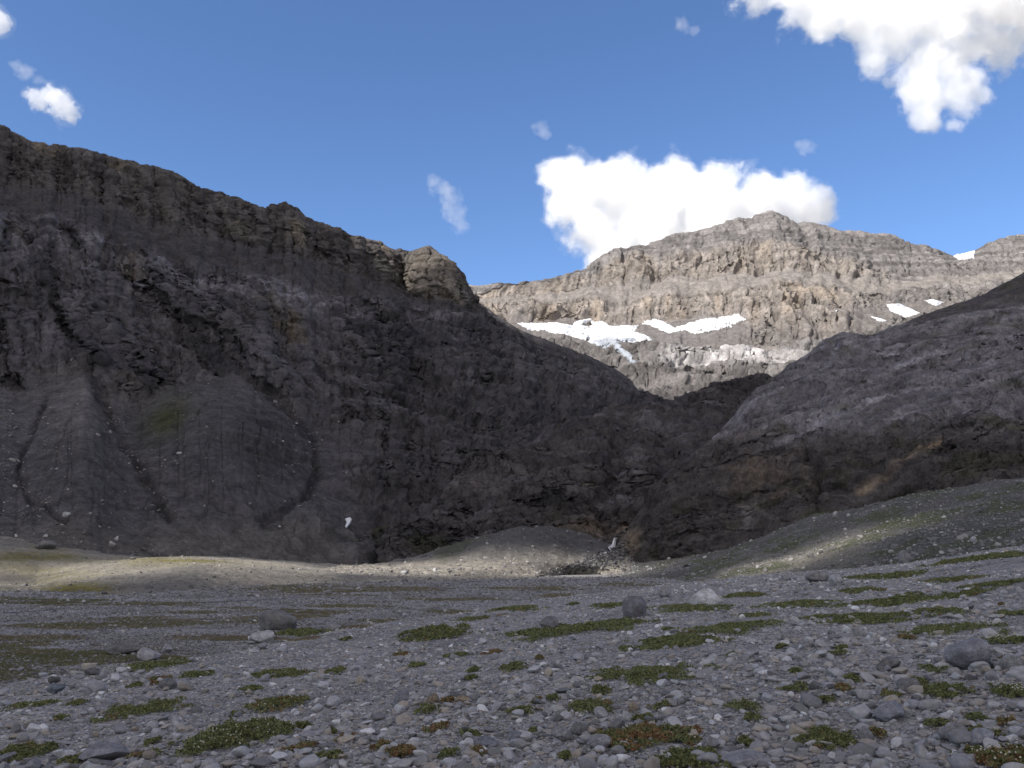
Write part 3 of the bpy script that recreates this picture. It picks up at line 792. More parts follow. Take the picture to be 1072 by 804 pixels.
    s1 = [(560, 603, 262), (640, 600, 246), (700, 596, 225), (740, 592, 200), (800, 583, 180), (850, 572, 170), (900, 563, 160), (950, 553, 152), (1072, 538, 138), (1350, 500, 110)]
    s2 = [(560, 602, 275), (640, 590, 278), (700, 584, 268), (760, 573, 252), (800, 558, 240), (850, 536, 230), (900, 527, 220), (960, 510, 212), (1072, 496, 198), (1350, 458, 168)]
    L = Loft([s0, s1, s2], 560, 1350, 1.1, [46, 66, 8], 41, vj=1.5, back=(10, 20, -2), smooth=5, srow=5, skirt=0.5)
    x, y, z = [L.P[..., i].copy() for i in range(3)]
    U, V = L.U, L.V
    L.push(1.0 * fbm(x / 22, y / 22, z / 10, 4, 221) + 0.35 * fbm(x / 3, y / 3, z / 2, 4, 223) - 0.3)
    c = np.zeros(x.shape + (3,)) + np.array([0.120, 0.115, 0.106])
    c = mixc(c, [0.175, 0.17, 0.165], sstep(0.0, 0.5, fbm(x / 12, y / 12, z / 8, 5, 225)) * 0.7)
    c = mixc(c, [0.32, 0.295, 0.23], np.exp(-(poly_dist(U, V, [(760, 600), (830, 587), (900, 570)]) / 14) ** 2) * 0.6)  # sunny streak painted pale where the cloud gap lets sun in
    c = mixc(c, [0.085, 0.098, 0.04], np.clip(sstep(-0.05, 0.22, fbm(x / 14, y / 14, z / 5, 5, 227)) * sstep(650, 700, U), 0, 1) * 0.75)
    o = L.build('scree_slope', rock_mat('grey_scree', 1.0, 0.9, 0.3), c)
    tag(o, 'grey scree slope with green tufts under the rounded hill', 'scree slope', kind='structure')
    SURF['scree'] = L

# ------------------------------------------------------------------ clouds
def surface_nets(F):
    """quad mesh of the zero level of a 3-D field (inside > 0)"""
    s = F > 0
    nx, ny, nz = F.shape
    cs = np.zeros((nx - 1, ny - 1, nz - 1), np.int8)
    corner = [(i, j, k) for i in (0, 1) for j in (0, 1) for k in (0, 1)]
    for i, j, k in corner:
        cs += s[i:nx - 1 + i, j:ny - 1 + j, k:nz - 1 + k]
    act = (cs > 0) & (cs < 8)
    idx = -np.ones(act.shape, np.int64)
    ii = np.argwhere(act)
    idx[act] = np.arange(len(ii))
    acc = np.zeros((len(ii), 3)); cnt = np.zeros(len(ii))
    for a in corner:
        for ax in range(3):
            if a[ax]: continue
            b = list(a); b[ax] = 1
            fa = F[ii[:, 0] + a[0], ii[:, 1] + a[1], ii[:, 2] + a[2]]
            fb = F[ii[:, 0] + b[0], ii[:, 1] + b[1], ii[:, 2] + b[2]]
            m = (fa > 0) != (fb > 0)
            t = np.where(m, fa / np.where(fa == fb, 1, fa - fb), 0)
            p = np.repeat(np.array(a, float)[None], len(ii), 0)
            p[:, ax] += t
            acc[m] += p[m]; cnt[m] += 1
    V = ii + acc / cnt[:, None]
    Q = []
    for ax in range(3):
        o1, o2 = [(1, 2), (2, 0), (0, 1)][ax]
        sl0 = [slice(None)] * 3; sl1 = [slice(None)] * 3
        sl0[ax] = slice(0, -1); sl1[ax] = slice(1, None)
        ch = s[tuple(sl0)] != s[tuple(sl1)]
        e = np.argwhere(ch)
        e = e[(e[:, o1] > 0) & (e[:, o2] > 0) & (e[:, o1] < F.shape[o1] - 1) & (e[:, o2] < F.shape[o2] - 1)]
        q = []
        for d1, d2 in ((0, 0), (-1, 0), (-1, -1), (0, -1)):
            g = e.copy(); g[:, o1] += d1; g[:, o2] += d2
            q.append(idx[g[:, 0], g[:, 1], g[:, 2]])
        q = np.stack(q, -1)
        flip = ~s[e[:, 0], e[:, 1], e[:, 2]]
        q[flip] = q[flip][:, ::-1]
        Q.append(q)
    return V, np.concatenate(Q)

def cloud_mat(name, dens):
    m = bpy.data.materials.new(name)
    m.use_nodes = True
    t = m.node_tree
    for n_ in list(t.nodes): t.nodes.remove(n_)
    o = N(t, 'ShaderNodeOutputMaterial')
    v = N(t, 'ShaderNodeVolumePrincipled')
    v.inputs['Color'].default_value = (1, 1, 1, 1)
    v.inputs['Density'].default_value = dens
    v.inputs['Anisotropy'].default_value = 0.0
    t.links.new(v.outputs[0], o.inputs['Volume'])
    return m

def cloud(puffs, D, vox_px, dens_mat, label, seed, amp=0.55, fr=1.0, depth=0.8, cut=0.0, group=None):
    """lumpy cloud from puffs (u, v, radius px [, density bias]) at distance D"""
    k = D / FPX
    pts = np.array([pix(p[0], p[1], D) for p in puffs])
    rad = np.array([p[2] * k for p in puffs])
    off = np.array([(p[3] if len(p) > 3 else 0.0) for p in puffs])
    vox = vox_px * k
    lo = (pts - rad[:, None] * 1.5).min(0); hi = (pts + rad[:, None] * 1.5).max(0)
    nx, ny, nz = [int((hi[i] - lo[i]) / vox) + 3 for i in range(3)]
    X = lo[0] + np.arange(nx)[:, None, None] * vox
    Y = lo[1] + np.arange(ny)[None, :, None] * vox
    Z = lo[2] + np.arange(nz)[None, None, :] * vox
    F = np.full((nx, ny, nz), -9.0, np.float32)
    for p, r, o_ in zip(pts, rad, off):
        q = np.sqrt((X - p[0]) ** 2 + ((Y - p[1]) / depth) ** 2 + (Z - p[2]) ** 2) / r
        F = np.maximum(F, (1 - q + o_).astype(np.float32))
    s = fr / (30 * k)
    band = np.abs(F) < 1.3 * amp + abs(cut) + 0.1
    bi = np.argwhere(band)
    gx, gy, gz = lo[0] + bi[:, 0] * vox, lo[1] + bi[:, 1] * vox, lo[2] + bi[:, 2] * vox
    F[band] += amp * fbm(gx * s, gy * s, gz * s, 7, seed, 0.66) - cut
    top = None
    for nm, thr, mt_ in shells[dens_mat]:
        G = F - thr
        G[0], G[-1], G[:, 0], G[:, -1], G[:, :, 0], G[:, :, -1] = (-1,) * 6
        if not (G > 0).any(): continue
        V, Q = surface_nets(G)
        o = mesh_from('cloud' if top is None else nm, V * vox + lo, Q, cloud_mats[mt_], parent=top)
        top = top or o
    tag(top, label, 'cloud', group)
    return top

cloud_mats = {}
shells = {'thick': [('veil', -0.14, 'veil'), ('billows', 0.0, 'billows'), ('core', 0.22, 'core')], 'thin': [('veil', -0.05, 'faint'), ('billows', 0.25, 'faint')], 'small': [('veil', -0.3, 'veil'), ('billows', 0.02, 'small')]}
def build_clouds():
    for nm, dn in (('veil', 0.0010), ('billows', 0.0048), ('core', 0.0075), ('faint', 0.0013), ('small', 0.009)):
        cloud_mats[nm] = cloud_mat('cloud_' + nm, dn)
    thick = 'thick'
    cloud([(585, 185, 24), (597, 214, 28), (612, 200, 36), (624, 242, 32), (642, 268, 32), (655, 205, 38), (700, 208, 40), (745, 212, 42), (790, 215, 36), (830, 214, 32), (855, 214, 22), (866, 202, 12), (680, 245, 45), (740, 245, 45), (640, 180, 16), (602, 172, 14), (720, 180, 14)],
          5600, 1.5, thick, 'large bright white cumulus cloud rising behind the sunlit summit', 301, 0.5, 1.0, 1.0, 0.05)
    cloud([(790, -20, 40), (835, -8, 45), (880, 5, 52), (930, 10, 62), (990, 0, 76), (1050, -20, 86), (1110, -40, 90), (985, 62, 38), (930, 45, 40), (965, 75, 36), (1000, 85, 34), (975, 95, 34), (968, 118, 24), (960, 105, 26), (1005, 108, 22, -0.1), (1025, 100, 18, -0.15), (1040, 45, 34), (1000, 45, 36), (1000, 130, 16, -0.2)],
          4600, 1.7, thick, 'big white ragged cloud with a hanging tail at the top of the sky', 311, 0.6, 0.9, 0.55, 0.1)
    cloud([(38, 102, 12), (52, 100, 13), (62, 106, 15), (70, 117, 13), (60, 116, 10), (45, 106, 10), (73, 124, 8)],
          4800, 0.9, 'small', 'small white puff of cloud just above the dark ridge', 321, 0.6, 2.4, 1.0, 0.12)
    cloud([(-4, 22, 15)], 4800, 1.0, 'small', 'round greyish scrap of cloud cut by the edge of the sky', 325, 0.3, 2.0, 1.0, 0.0)
    thin = 'thin'
    cloud([(462, 198, 14), (470, 210, 14), (474, 225, 14), (480, 236, 10), (455, 190, 9)], 5000, 1.0, thin, 'faint upright wisp of cloud left of the big cumulus', 331, 0.7, 2.0, 1.0, 0.15)
    cloud([(28, 76, 11), (18, 70, 9), (40, 82, 7)], 4800, 1.0, thin, 'faint wisp of cloud above the small white puff', 341, 0.7, 2.4, 1.0, 0.2)
    cloud([(567, 137, 11), (572, 140, 8)], 5000, 1.0, thin, 'faint wisp of cloud straight above the big cumulus', 351, 0.7, 2.4, 1.0, 0.2)
    cloud([(842, 154, 9), (836, 152, 6), (848, 156, 7)], 5000, 0.8, thin, 'tiny wisp of cloud between the cumulus and the ragged cloud', 361, 0.7, 3.0, 1.0, 0.1)
    cloud([(714, 26, 9), (727, 32, 6)], 5000, 0.8, thin, 'tiny wisp of cloud left of the ragged cloud', 371, 0.7, 3.0, 1.0, 0.1)

def build_shade_cloud():
    """the cloud bank between the sun and the valley: its gaps leave the sunny strips on the floor"""
    s = np.array(SUN)
    e1 = np.array([s[1], -s[0], 0.0]); e1 /= np.linalg.norm(e1)        # level, points up the valley
    if e1[1] < 0: e1 = -e1
    e2 = np.cross(s, e1)
    if e2[2] < 0: e2 = -e2
    ab = lambda P: (P @ e1, P @ e2)
    a = np.arange(-500, 1210, 9.0); b = np.arange(-660, 760, 9.0)
    A, B = np.meshgrid(a, b)
    j = fbm(A / 60, B / 60, 0 * A, 5, 401, 0.6)
    th = np.minimum(1.0, (sstep(0, 130, 1000 - np.hypot((A - 300) * 0.72 - 0, B * 0.9) * 1.0) * 1.3))
    edge = 640 + 30 * j
    th = th * sstep(0, 60, edge - B)
    # gaps
    gaps = [([(20, 600, 190), (100, 604, 160), (160, 595, 190), (250, 592, 220)], 47, 1.0), ([(250, 595, 220), (330, 600, 220), (430, 600, 220), (520, 600, 224), (590, 599, 238)], 34, 1.05), ([(0, 575, 240), (60, 560, 285)], 16, 0.6),
            ([(800, 594, 160), (860, 582, 160), (925, 562, 160)], 24, 1.0), ([(425, 275, 755), (465, 280, 770), (500, 322, 785)], 44, 1.1), ([(220, 215, 680), (300, 215, 700), (380, 255, 730), (430, 280, 750)], 30, 0.8)]
    g = 0 * A
    for pts, rr_, stg in gaps:
        q = np.array([ab(pix(u, v, d)) for u, v, d in pts])
        dd = poly_dist(A + 8 * j, B + 8 * fbm(A / 60, B / 60, 0 * A + 9, 4, 405), [tuple(t) for t in q])
        g = np.maximum(g, stg * (1 - sstep(rr_ * 0.55, rr_ * 1.75, dd)))
    th = np.clip(th * (0.8 + 0.35 * j), 0, None) * np.clip(1 - g, 0, 1)
    th = np.where(th < 0.015, 0, th)
    H = 300 * th
    Dk = 2300
    base = A[..., None] * e1 + B[..., None] * e2 + s * Dk
    top = base + s * (H * 0.6)[..., None]
    bot = base - s * (H * 0.4)[..., None]
    nr, nc = A.shape
    V = np.concatenate([top.reshape(-1, 3), bot.reshape(-1, 3)])
    i2 = np.arange(nr * nc).reshape(nr, nc) + nr * nc
    i2 = np.where(H > 0, i2, i2 - nr * nc)
    f = grid_faces(nr, nc)
    keep = (H.reshape(-1)[f] > 0).any(1)
    f = f[keep]
    fb = i2.reshape(-1)[f][:, ::-1]
    F = np.concatenate([f, fb])
    used = np.unique(F)
    rm = -np.ones(len(V), np.int64); rm[used] = np.arange(len(used))
    o = mesh_from('cloud', V[used], rm[F], cloud_mat('bank_vapour', 0.0085))
    tag(o, 'broad cloud bank overhead between the sun and the valley', 'cloud', kind='structure')


# ------------------------------------------------------------------ points on finished surfaces
def surf_point(keys, u, v):
    """nearest finished surface seen at a photo pixel"""
    best = None
    for k in keys:
        L = SURF[k]
        U, V = L.PU, L.PV
        dd = (U - u) ** 2 + (V - v) ** 2
        m = dd < 5
        if not m.any():
            continue
        yy = np.where(m, L.P[..., 1], 1e9)
        q = np.unravel_index(np.argmin(yy), yy.shape)
        if best is None or L.P[q][1] < best[1]:
            best = L.P[q].copy()
    return best

def finish_surfaces():
    for k, L in SURF.items():
        if isinstance(L, Loft):
            L.PU, L.PV = proj(L.P)

def upsample(a, f):
    r = np.linspace(0, a.shape[0] - 1, (a.shape[0] - 1) * f + 1)
    c = np.linspace(0, a.shape[1] - 1, (a.shape[1] - 1) * f + 1)
    r0 = np.clip(r.astype(int), 0, a.shape[0] - 2); c0 = np.clip(c.astype(int), 0, a.shape[1] - 2)
    fr = (r - r0)[:, None, None]; fc = (c - c0)[None, :, None]
    return a[r0][:, c0] * (1 - fr) * (1 - fc) + a[r0 + 1][:, c0] * fr * (1 - fc) + a[r0][:, c0 + 1] * (1 - fr) * fc + a[r0 + 1][:, c0 + 1] * fr * fc

def snow_on(key, polys, name, label, mat, lift, jag=1.6, f=3, seed=0, holes=(), cat=None, kind=None):
    L = SURF[key]
    pts = np.array([p for q in polys for p in q])
    (ua, va), (ub, vb) = pts.min(0) - 4, pts.max(0) + 4
    m = (L.PU > ua) & (L.PU < ub) & (L.PV > va) & (L.PV < vb)
    rr, cc = np.where(m)
    P = L.P[max(rr.min() - 1, 0):rr.max() + 2, max(cc.min() - 1, 0):cc.max() + 2]
    P = upsample(gauss1(gauss1(P, 1.2, 0), 1.2, 1), f)
    U, V = proj(P)
    sd = np.full(U.shape, -99.0)
    for q in polys:
        sd = np.maximum(sd, signed_poly(U, V, q))
    for q in holes:
        sd = np.minimum(sd, -signed_poly(U, V, q))
    sd = sd + jag * fbm(U / 7, V / 4, 0 * U, 5, 700 + seed, 0.7)
    if jag > 1: sd = sd - 13 * np.clip(fbm(U / 9, V / 3, 0 * U, 4, 760 + seed, 0.7) - 0.28, 0, 1)
    n = np.cross(np.gradient(P, axis=1), np.gradient(P, axis=0))
    n /= np.linalg.norm(n, axis=-1, keepdims=True) + 1e-9
    P = P + n * (lift * np.clip(sd / 2.5, -0.4, 1.0))[..., None]
    fc = grid_faces(*U.shape)
    keep = (sd.reshape(-1)[fc] > 0).all(1)
    fc = fc[keep]
    lab = np.arange(U.size)
    for _ in range(400):                      # keep the one connected piece
        mn = lab[fc].min(1)
        new = lab.copy()
        for c_ in range(4): np.minimum.at(new, fc[:, c_], mn)
        if (new == lab).all(): break
        lab = new
    ids, cn = np.unique(lab[fc[:, 0]], return_counts=True)
    fc = fc[lab[fc[:, 0]] == ids[np.argmax(cn)]]
    used = np.unique(fc)
    rm = np.zeros(U.size, np.int64); rm[used] = np.arange(len(used))
    ice = np.clip(sstep(349, 366, V + 5 * fbm(U / 6, V / 3, 0 * U, 4, 790)) + 0.5 * np.clip(fbm(U / 10, V / 3, 0 * U, 5, 791) - .1, 0, 1), 0, 1) if name == 'glacier' else 0.35 * np.clip(fbm(U / 8, V / 3, 0 * U, 5, 791), 0, 1)
    cs = mixc(np.ones(U.shape + (3,)), [0.42, 0.45, 0.49], ice)
    o = mesh_from(name, P.reshape(-1, 3)[used], rm[fc], mat, col=cs.reshape(-1, 3)[used])
    sol = o.modifiers.new('thick', 'SOLIDIFY')
    sol.thickness = lift * 0.8
    sol.offset = -1
    tag(o, label, cat or 'snow patch', kind=kind)
    return o

def snow_mat():
    m, t, b = new_mat('snow')
    tc = N(t, 'ShaderNodeTexCoord')
    n1 = noise(t, tc.outputs['Object'], 0.025, 9, 0.7)
    rp = N(t, 'ShaderNodeValToRGB')
    e = rp.color_ramp.elements
    e[0].position, e[0].color = 0.36, (0.42, 0.45, 0.49, 1)
    e[1].position, e[1].color = 0.5, (0.76, 0.77, 0.79, 1)
    t.links.new(n1, rp.inputs[0])
    at = N(t, 'ShaderNodeAttribute', attribute_name='Col')
    t.links.new(mulcol(t, rp.outputs[0], at.outputs['Color']), b.inputs['Base Color'])
    t.links.new(bump(t, noise(t, tc.outputs['Object'], 0.2, 5, 0.65), 0.5, 1.5), b.inputs['Normal'])
    b.inputs['Roughness'].default_value = 0.6
    return m

def build_snow():
    sm = snow_mat()
    G1 = [(541, 338), (560, 338.5), (583, 338), (595, 340), (617, 333), (624, 337), (632, 336), (639, 342), (655, 341), (669, 341), (664, 347), (675, 351), (686, 357), (668, 359), (652, 361), (640, 366), (624, 364), (613, 357), (593, 351), (574, 348), (552, 345)]
    tongue = [(638, 361), (650, 361), (660, 371), (671, 384), (664, 384), (652, 374)]
    isl = [(609, 341), (617, 337.5), (621, 341), (614, 342)]
    snow_on('back', [G1, tongue], 'glacier', 'white glacier apron with a narrow ice tongue under the sunlit headwall', sm, 5.0, 1.2, 3, 1, [isl], 'glacier')
    G2 = [(668, 340), (671, 336), (686, 334), (697, 338), (707, 343), (722, 338), (735, 334), (752, 332), (773, 329), (783, 333), (765, 342), (747, 347), (728, 349.5), (715, 346), (700, 349), (690, 345), (680, 340)]
    snow_on('back', [G2], 'snow_patch', 'ragged white snow strip running up right from the glacier below tan cliffs', sm, 4.0, 1.6, 3, 2)
    snow_on('back', [[(928, 319), (940, 317), (952, 322), (964, 328), (948, 332.5), (932, 326)]], 'snow_patch', 'bright wedge of snow just above the right hill skyline', sm, 4.0, 0.6, 3, 3)
    snow_on('back', [[(966, 314), (976, 313), (989, 316.5), (980, 321)]], 'snow_patch', 'small snow sliver touching the dark hill edge, right of the bright wedge', sm, 4.0, 0.5, 3, 4)
    snow_on('back', [[(911, 331), (922, 333), (931, 336), (920, 337)]], 'snow_patch', 'thin streak of snow below the bright wedge', sm, 3.0, 0.5, 3, 5)
    snow_on('back', [[(871, 322), (879, 323), (884, 327), (875, 327)]], 'snow_patch', 'tiny snow spot on the ledge left of the bright wedge', sm, 3.0, 0.5, 3, 6)
    snow_on('back', [[(990, 262), (1005, 266), (1021, 262), (1020, 271), (1003, 272)]], 'snow_patch', 'snow saddle filling the notch of the far skyline', sm, 6.0, 0.4, 3, 7)
    snow_on('left', [[(361, 543), (366, 541.5), (369, 544), (367, 548), (363, 553), (361, 551), (362.5, 547)]], 'snow_patch', 'single white snow remnant low on the shaded scree', sm, 1.2, 0.3, 4, 8)

# ------------------------------------------------------------------ stones
def ico(sub):
    import bmesh
    bm = bmesh.new()
    bmesh.ops.create_icosphere(bm, subdivisions=sub, radius=1.0)
    V = np.array([v.co[:] for v in bm.verts]); F = np.array([[v.index for v in f.verts] for f in bm.faces])
    bm.free()
    return V, F

def rock_shape(seed, sub=3, cuts=9, soft=0.12, rough=0.10, keep=(0.62, 0.95), flat_top=False, chips=0):
    r = np.random.default_rng(seed)
    V, F = ico(sub)
    V = V.copy()
    for k in range(cuts):
        n = r.normal(size=3); n /= np.linalg.norm(n)
        if flat_top and k == 0:
            n = np.array([0.12, -0.1, 1.0]); n /= np.linalg.norm(n)
        c = r.uniform(*keep)
        d = V @ n - c
        m = d > 0
        V[m] -= np.outer(d[m] * (1 - soft), n)
    for k in range(chips):
        n = r.normal(size=3); n /= np.linalg.norm(n)
        h_ = (V @ n).max()
        d = V @ n - h_ * r.uniform(0.86, 0.97)
        m = d > 0
        V[m] -= np.outer(d[m], n)
    q = fbm(V[:, 0] * 1.3 + seed, V[:, 1] * 1.3, V[:, 2] * 1.3, 4, seed % 97, 0.55)
    ln = np.linalg.norm(V, axis=1, keepdims=True)
    V = V * (1 + rough * q[:, None])
    V /= np.abs(V).max(0)
    return V, F

def stone_mat(name, ramp, scale=6.0, fixed=None, gain=1.0):
    m, t, b = new_mat(name)
    tc = N(t, 'ShaderNodeTexCoord')
    if fixed is None:
        oi = N(t, 'ShaderNodeObjectInfo')
        rp = N(t, 'ShaderNodeValToRGB')
        e = rp.color_ramp.elements
        e[0].position, e[0].color = ramp[0][0], (*ramp[0][1], 1)
        e[1].position, e[1].color = ramp[-1][0], (*ramp[-1][1], 1)
        for p, c in ramp[1:-1]:
            k = e.new(p); k.color = (*c, 1)
        t.links.new(oi.outputs['Random'], rp.inputs[0])
        col = rp.outputs[0]
    else:
        rg = N(t, 'ShaderNodeRGB'); rg.outputs[0].default_value = (*fixed, 1)
        col = rg.outputs[0]
    n1 = noise(t, tc.outputs['Object'], scale * 0.35, 7, 0.7, 0.3)
    n2 = noise(t, tc.outputs['Object'], scale * 2.2, 4, 0.7)
    q_ = 0.34 if fixed is not None else 0.16
    c = mulcol(t, mulcol(t, col, maprange(t, n1, 0.36, 0.64, gain * (1 - q_), gain * (1 + q_))), maprange(t, n2, 0.36, 0.64, 1 - q_ * .6, 1 + q_ * .6))
    t.links.new(c, b.inputs['Base Color'])
    nb = bump(t, n1, 0.7 if fixed is not None else 0.4, 0.2 if fixed is not None else 0.1)
    nb = bump(t, n2, 0.5, 0.05, nb)
    t.links.new(nb, b.inputs['Normal'])
    b.inputs['Roughness'].default_value = 0.82
    return m

GREY = [(0.0, (0.12, 0.12, 0.125)), (0.25, (0.19, 0.19, 0.20)), (0.6, (0.25, 0.25, 0.263)), (0.85, (0.30, 0.30, 0.312)), (1.0, (0.37, 0.37, 0.38))]
MIXED = [(0.0, (0.10, 0.10, 0.103)), (0.15, (0.17, 0.169, 0.17)), (0.45, (0.245, 0.243, 0.246)), (0.66, (0.30, 0.298, 0.302)), (0.72, (0.275, 0.245, 0.21)), (0.88, (0.22, 0.20, 0.182)), (0.94, (0.38, 0.38, 0.385)), (1.0, (0.52, 0.52, 0.52))]

def scatter(name, pts, scl, rot, idx, coll, label=None):
    """points as a mesh, one stone shape set on each by geometry nodes"""
    m = bpy.data.meshes.new(name)
    m.vertices.add(len(pts))
    m.vertices.foreach_set('co', np.ascontiguousarray(pts, np.float32).ravel())
    for nm, val, ty, key in (('scl', scl, 'FLOAT_VECTOR', 'vector'), ('rot', rot, 'FLOAT_VECTOR', 'vector'), ('idx', idx, 'INT', 'value')):
        a = m.attributes.new(nm, ty, 'POINT')
        a.data.foreach_set(key, np.ascontiguousarray(val, np.int32 if ty == 'INT' else np.float32).ravel())
    o = bpy.data.objects.new(name, m)
    C.objects.link(o)
    g = bpy.data.node_groups.new(name + '_nodes', 'GeometryNodeTree')
    g.interface.new_socket('Geometry', in_out='INPUT', socket_type='NodeSocketGeometry')
    g.interface.new_socket('Geometry', in_out='OUTPUT', socket_type='NodeSocketGeometry')
    gi = g.nodes.new('NodeGroupInput'); go = g.nodes.new('NodeGroupOutput')
    ip = g.nodes.new('GeometryNodeInstanceOnPoints')
    ci = g.nodes.new('GeometryNodeCollectionInfo')
    ci.inputs['Collection'].default_value = coll
    ci.inputs['Separate Children'].default_value = True
    ci.inputs['Reset Children'].default_value = True
    def na(nm, ty):
        q = g.nodes.new('GeometryNodeInputNamedAttribute'); q.data_type = ty
        q.inputs['Name'].default_value = nm
        return q.outputs['Attribute']
    e2 = g.nodes.new('FunctionNodeEulerToRotation')
    g.links.new(na('rot', 'FLOAT_VECTOR'), e2.inputs[0])
    g.links.new(gi.outputs[0], ip.inputs['Points'])
    g.links.new(ci.outputs[0], ip.inputs['Instance'])
    ip.inputs['Pick Instance'].default_value = True
    g.links.new(na('idx', 'INT'), ip.inputs['Instance Index'])
    g.links.new(e2.outputs[0], ip.inputs['Rotation'])
    g.links.new(na('scl', 'FLOAT_VECTOR'), ip.inputs['Scale'])
    g.links.new(ip.outputs[0], go.inputs[0])
    md = o.modifiers.new('scatter', 'NODES'); md.node_group = g
    tag(o, label, None, kind='stuff')
    return o

TEMPL = []
def build_templates():
    coll = bpy.data.collections.new('stone_shapes')
    mm = stone_mat('river_stones', MIXED, gain=1.38)
    for k in range(16):
        V, F = rock_shape(500 + k, 3, 8 + k % 9, 0.06 + 0.2 * (k % 4 == 0), 0.10, (0.42, 0.9))
        me = mesh_from('stone_shape', V, F, mm, link=False)
        me.polygons.foreach_set('use_smooth', np.full(len(F), True))
        TEMPL.append(me)
        o = bpy.data.objects.new('stone_shape_%02d' % k, me)
        coll.objects.link(o)
    return coll

DRYR = [(0, (0.10, 0.097, 0.094)), (0.5, (0.17, 0.165, 0.16)), (0.85, (0.24, 0.23, 0.22)), (1, (0.40, 0.39, 0.38))]
WETR = [(0, (0.05, 0.05, 0.052)), (0.7, (0.10, 0.098, 0.098)), (1, (0.22, 0.21, 0.20))]
def build_wet_shapes(nm, ramp):
    coll = bpy.data.collections.new(nm + '_shapes')
    mw = stone_mat(nm + '_rock', ramp)
    for k, me in enumerate(TEMPL):
        m2 = me.copy(); m2.materials[0] = mw
        coll.objects.link(bpy.data.objects.new(nm + '_shape_%02d' % k, m2))
    return coll

def stone_scale(n, r):
    a = r.uniform(0.75, 1.3, n); b = r.uniform(0.7, 1.15, n); c = r.uniform(0.38, 0.78, n)
    return np.stack([a, b, c], -1)

MATS = []          # filled by the plant list: (u, v, half width, half height) so stones stay out of the plants

def build_gravel(coll):
    r = np.random.default_rng(21)
    n = 260000
    q = r.uniform(892 * 1.6 / 150, 892 * 1.6 / 4.6, n)
    # more rows than uniform in the distance, where stones overlap in view
    q = np.where(r.random(n) < 0.45, 892 * 1.6 / 150 + (q - 892 * 1.6 / 150) * r.random(n) ** 1.2, q)
    y = 892 * 1.6 / q
    x = y * r.uniform(-0.74, 0.74, n)
    x2, y2 = r.uniform(-20, 22, 70000), r.uniform(-9, 18, 70000)      # the ground beside and behind the viewpoint
    ok = (np.abs(x2) > 0.72 * y2) | (y2 < 4.7)
    x, y = np.concatenate([x, x2[ok]]), np.concatenate([y, y2[ok]]); n = len(x)
    e = fan_e(x, y)
    keep = (e > -4.5 + 4.5 * r.random(n) ** 2) & (y < 150)
    x, y = x[keep], y[keep]; n = len(x)
    smin = np.maximum(np.where((y < 4.7) | (np.abs(x) > 0.72 * y), 0.05, 0.013), 0.85 * y / 892)
    smax = 0.20 + 0.10 * sstep(2, 12, x)
    U_ = r.random(n); p = 1.75
    s = (smin ** -p + U_ * (smax ** -p - smin ** -p)) ** (-1 / p)       # half sizes come out as s / 2
    z = ground_z(x, y)
    # fewer big stones inside the plants
    P = np.stack([x, y, z], -1)
    u, v = proj(P)
    inm = np.zeros(n, bool)
    for (mu, mv, hw, hh) in MATS:
        inm |= (((u - mu) / hw) ** 2 + ((v - mv) / hh) ** 2 < 0.9)
    keep = ~inm | (r.random(n) < 0.35)
    P, s = P[keep], s[keep]; n = len(s)
    sc = stone_scale(n, r) * (s * 0.5)[:, None]
    P[:, 2] += sc[:, 2] * r.uniform(-0.1, 0.65, n)
    rot = np.stack([r.normal(0, 0.28, n), r.normal(0, 0.28, n), r.uniform(0, 6.28, n)], -1)
    scatter('gravel', P, sc, rot, r.integers(0, 16, n), coll, 'grey river stones and pebbles covering the near fan')

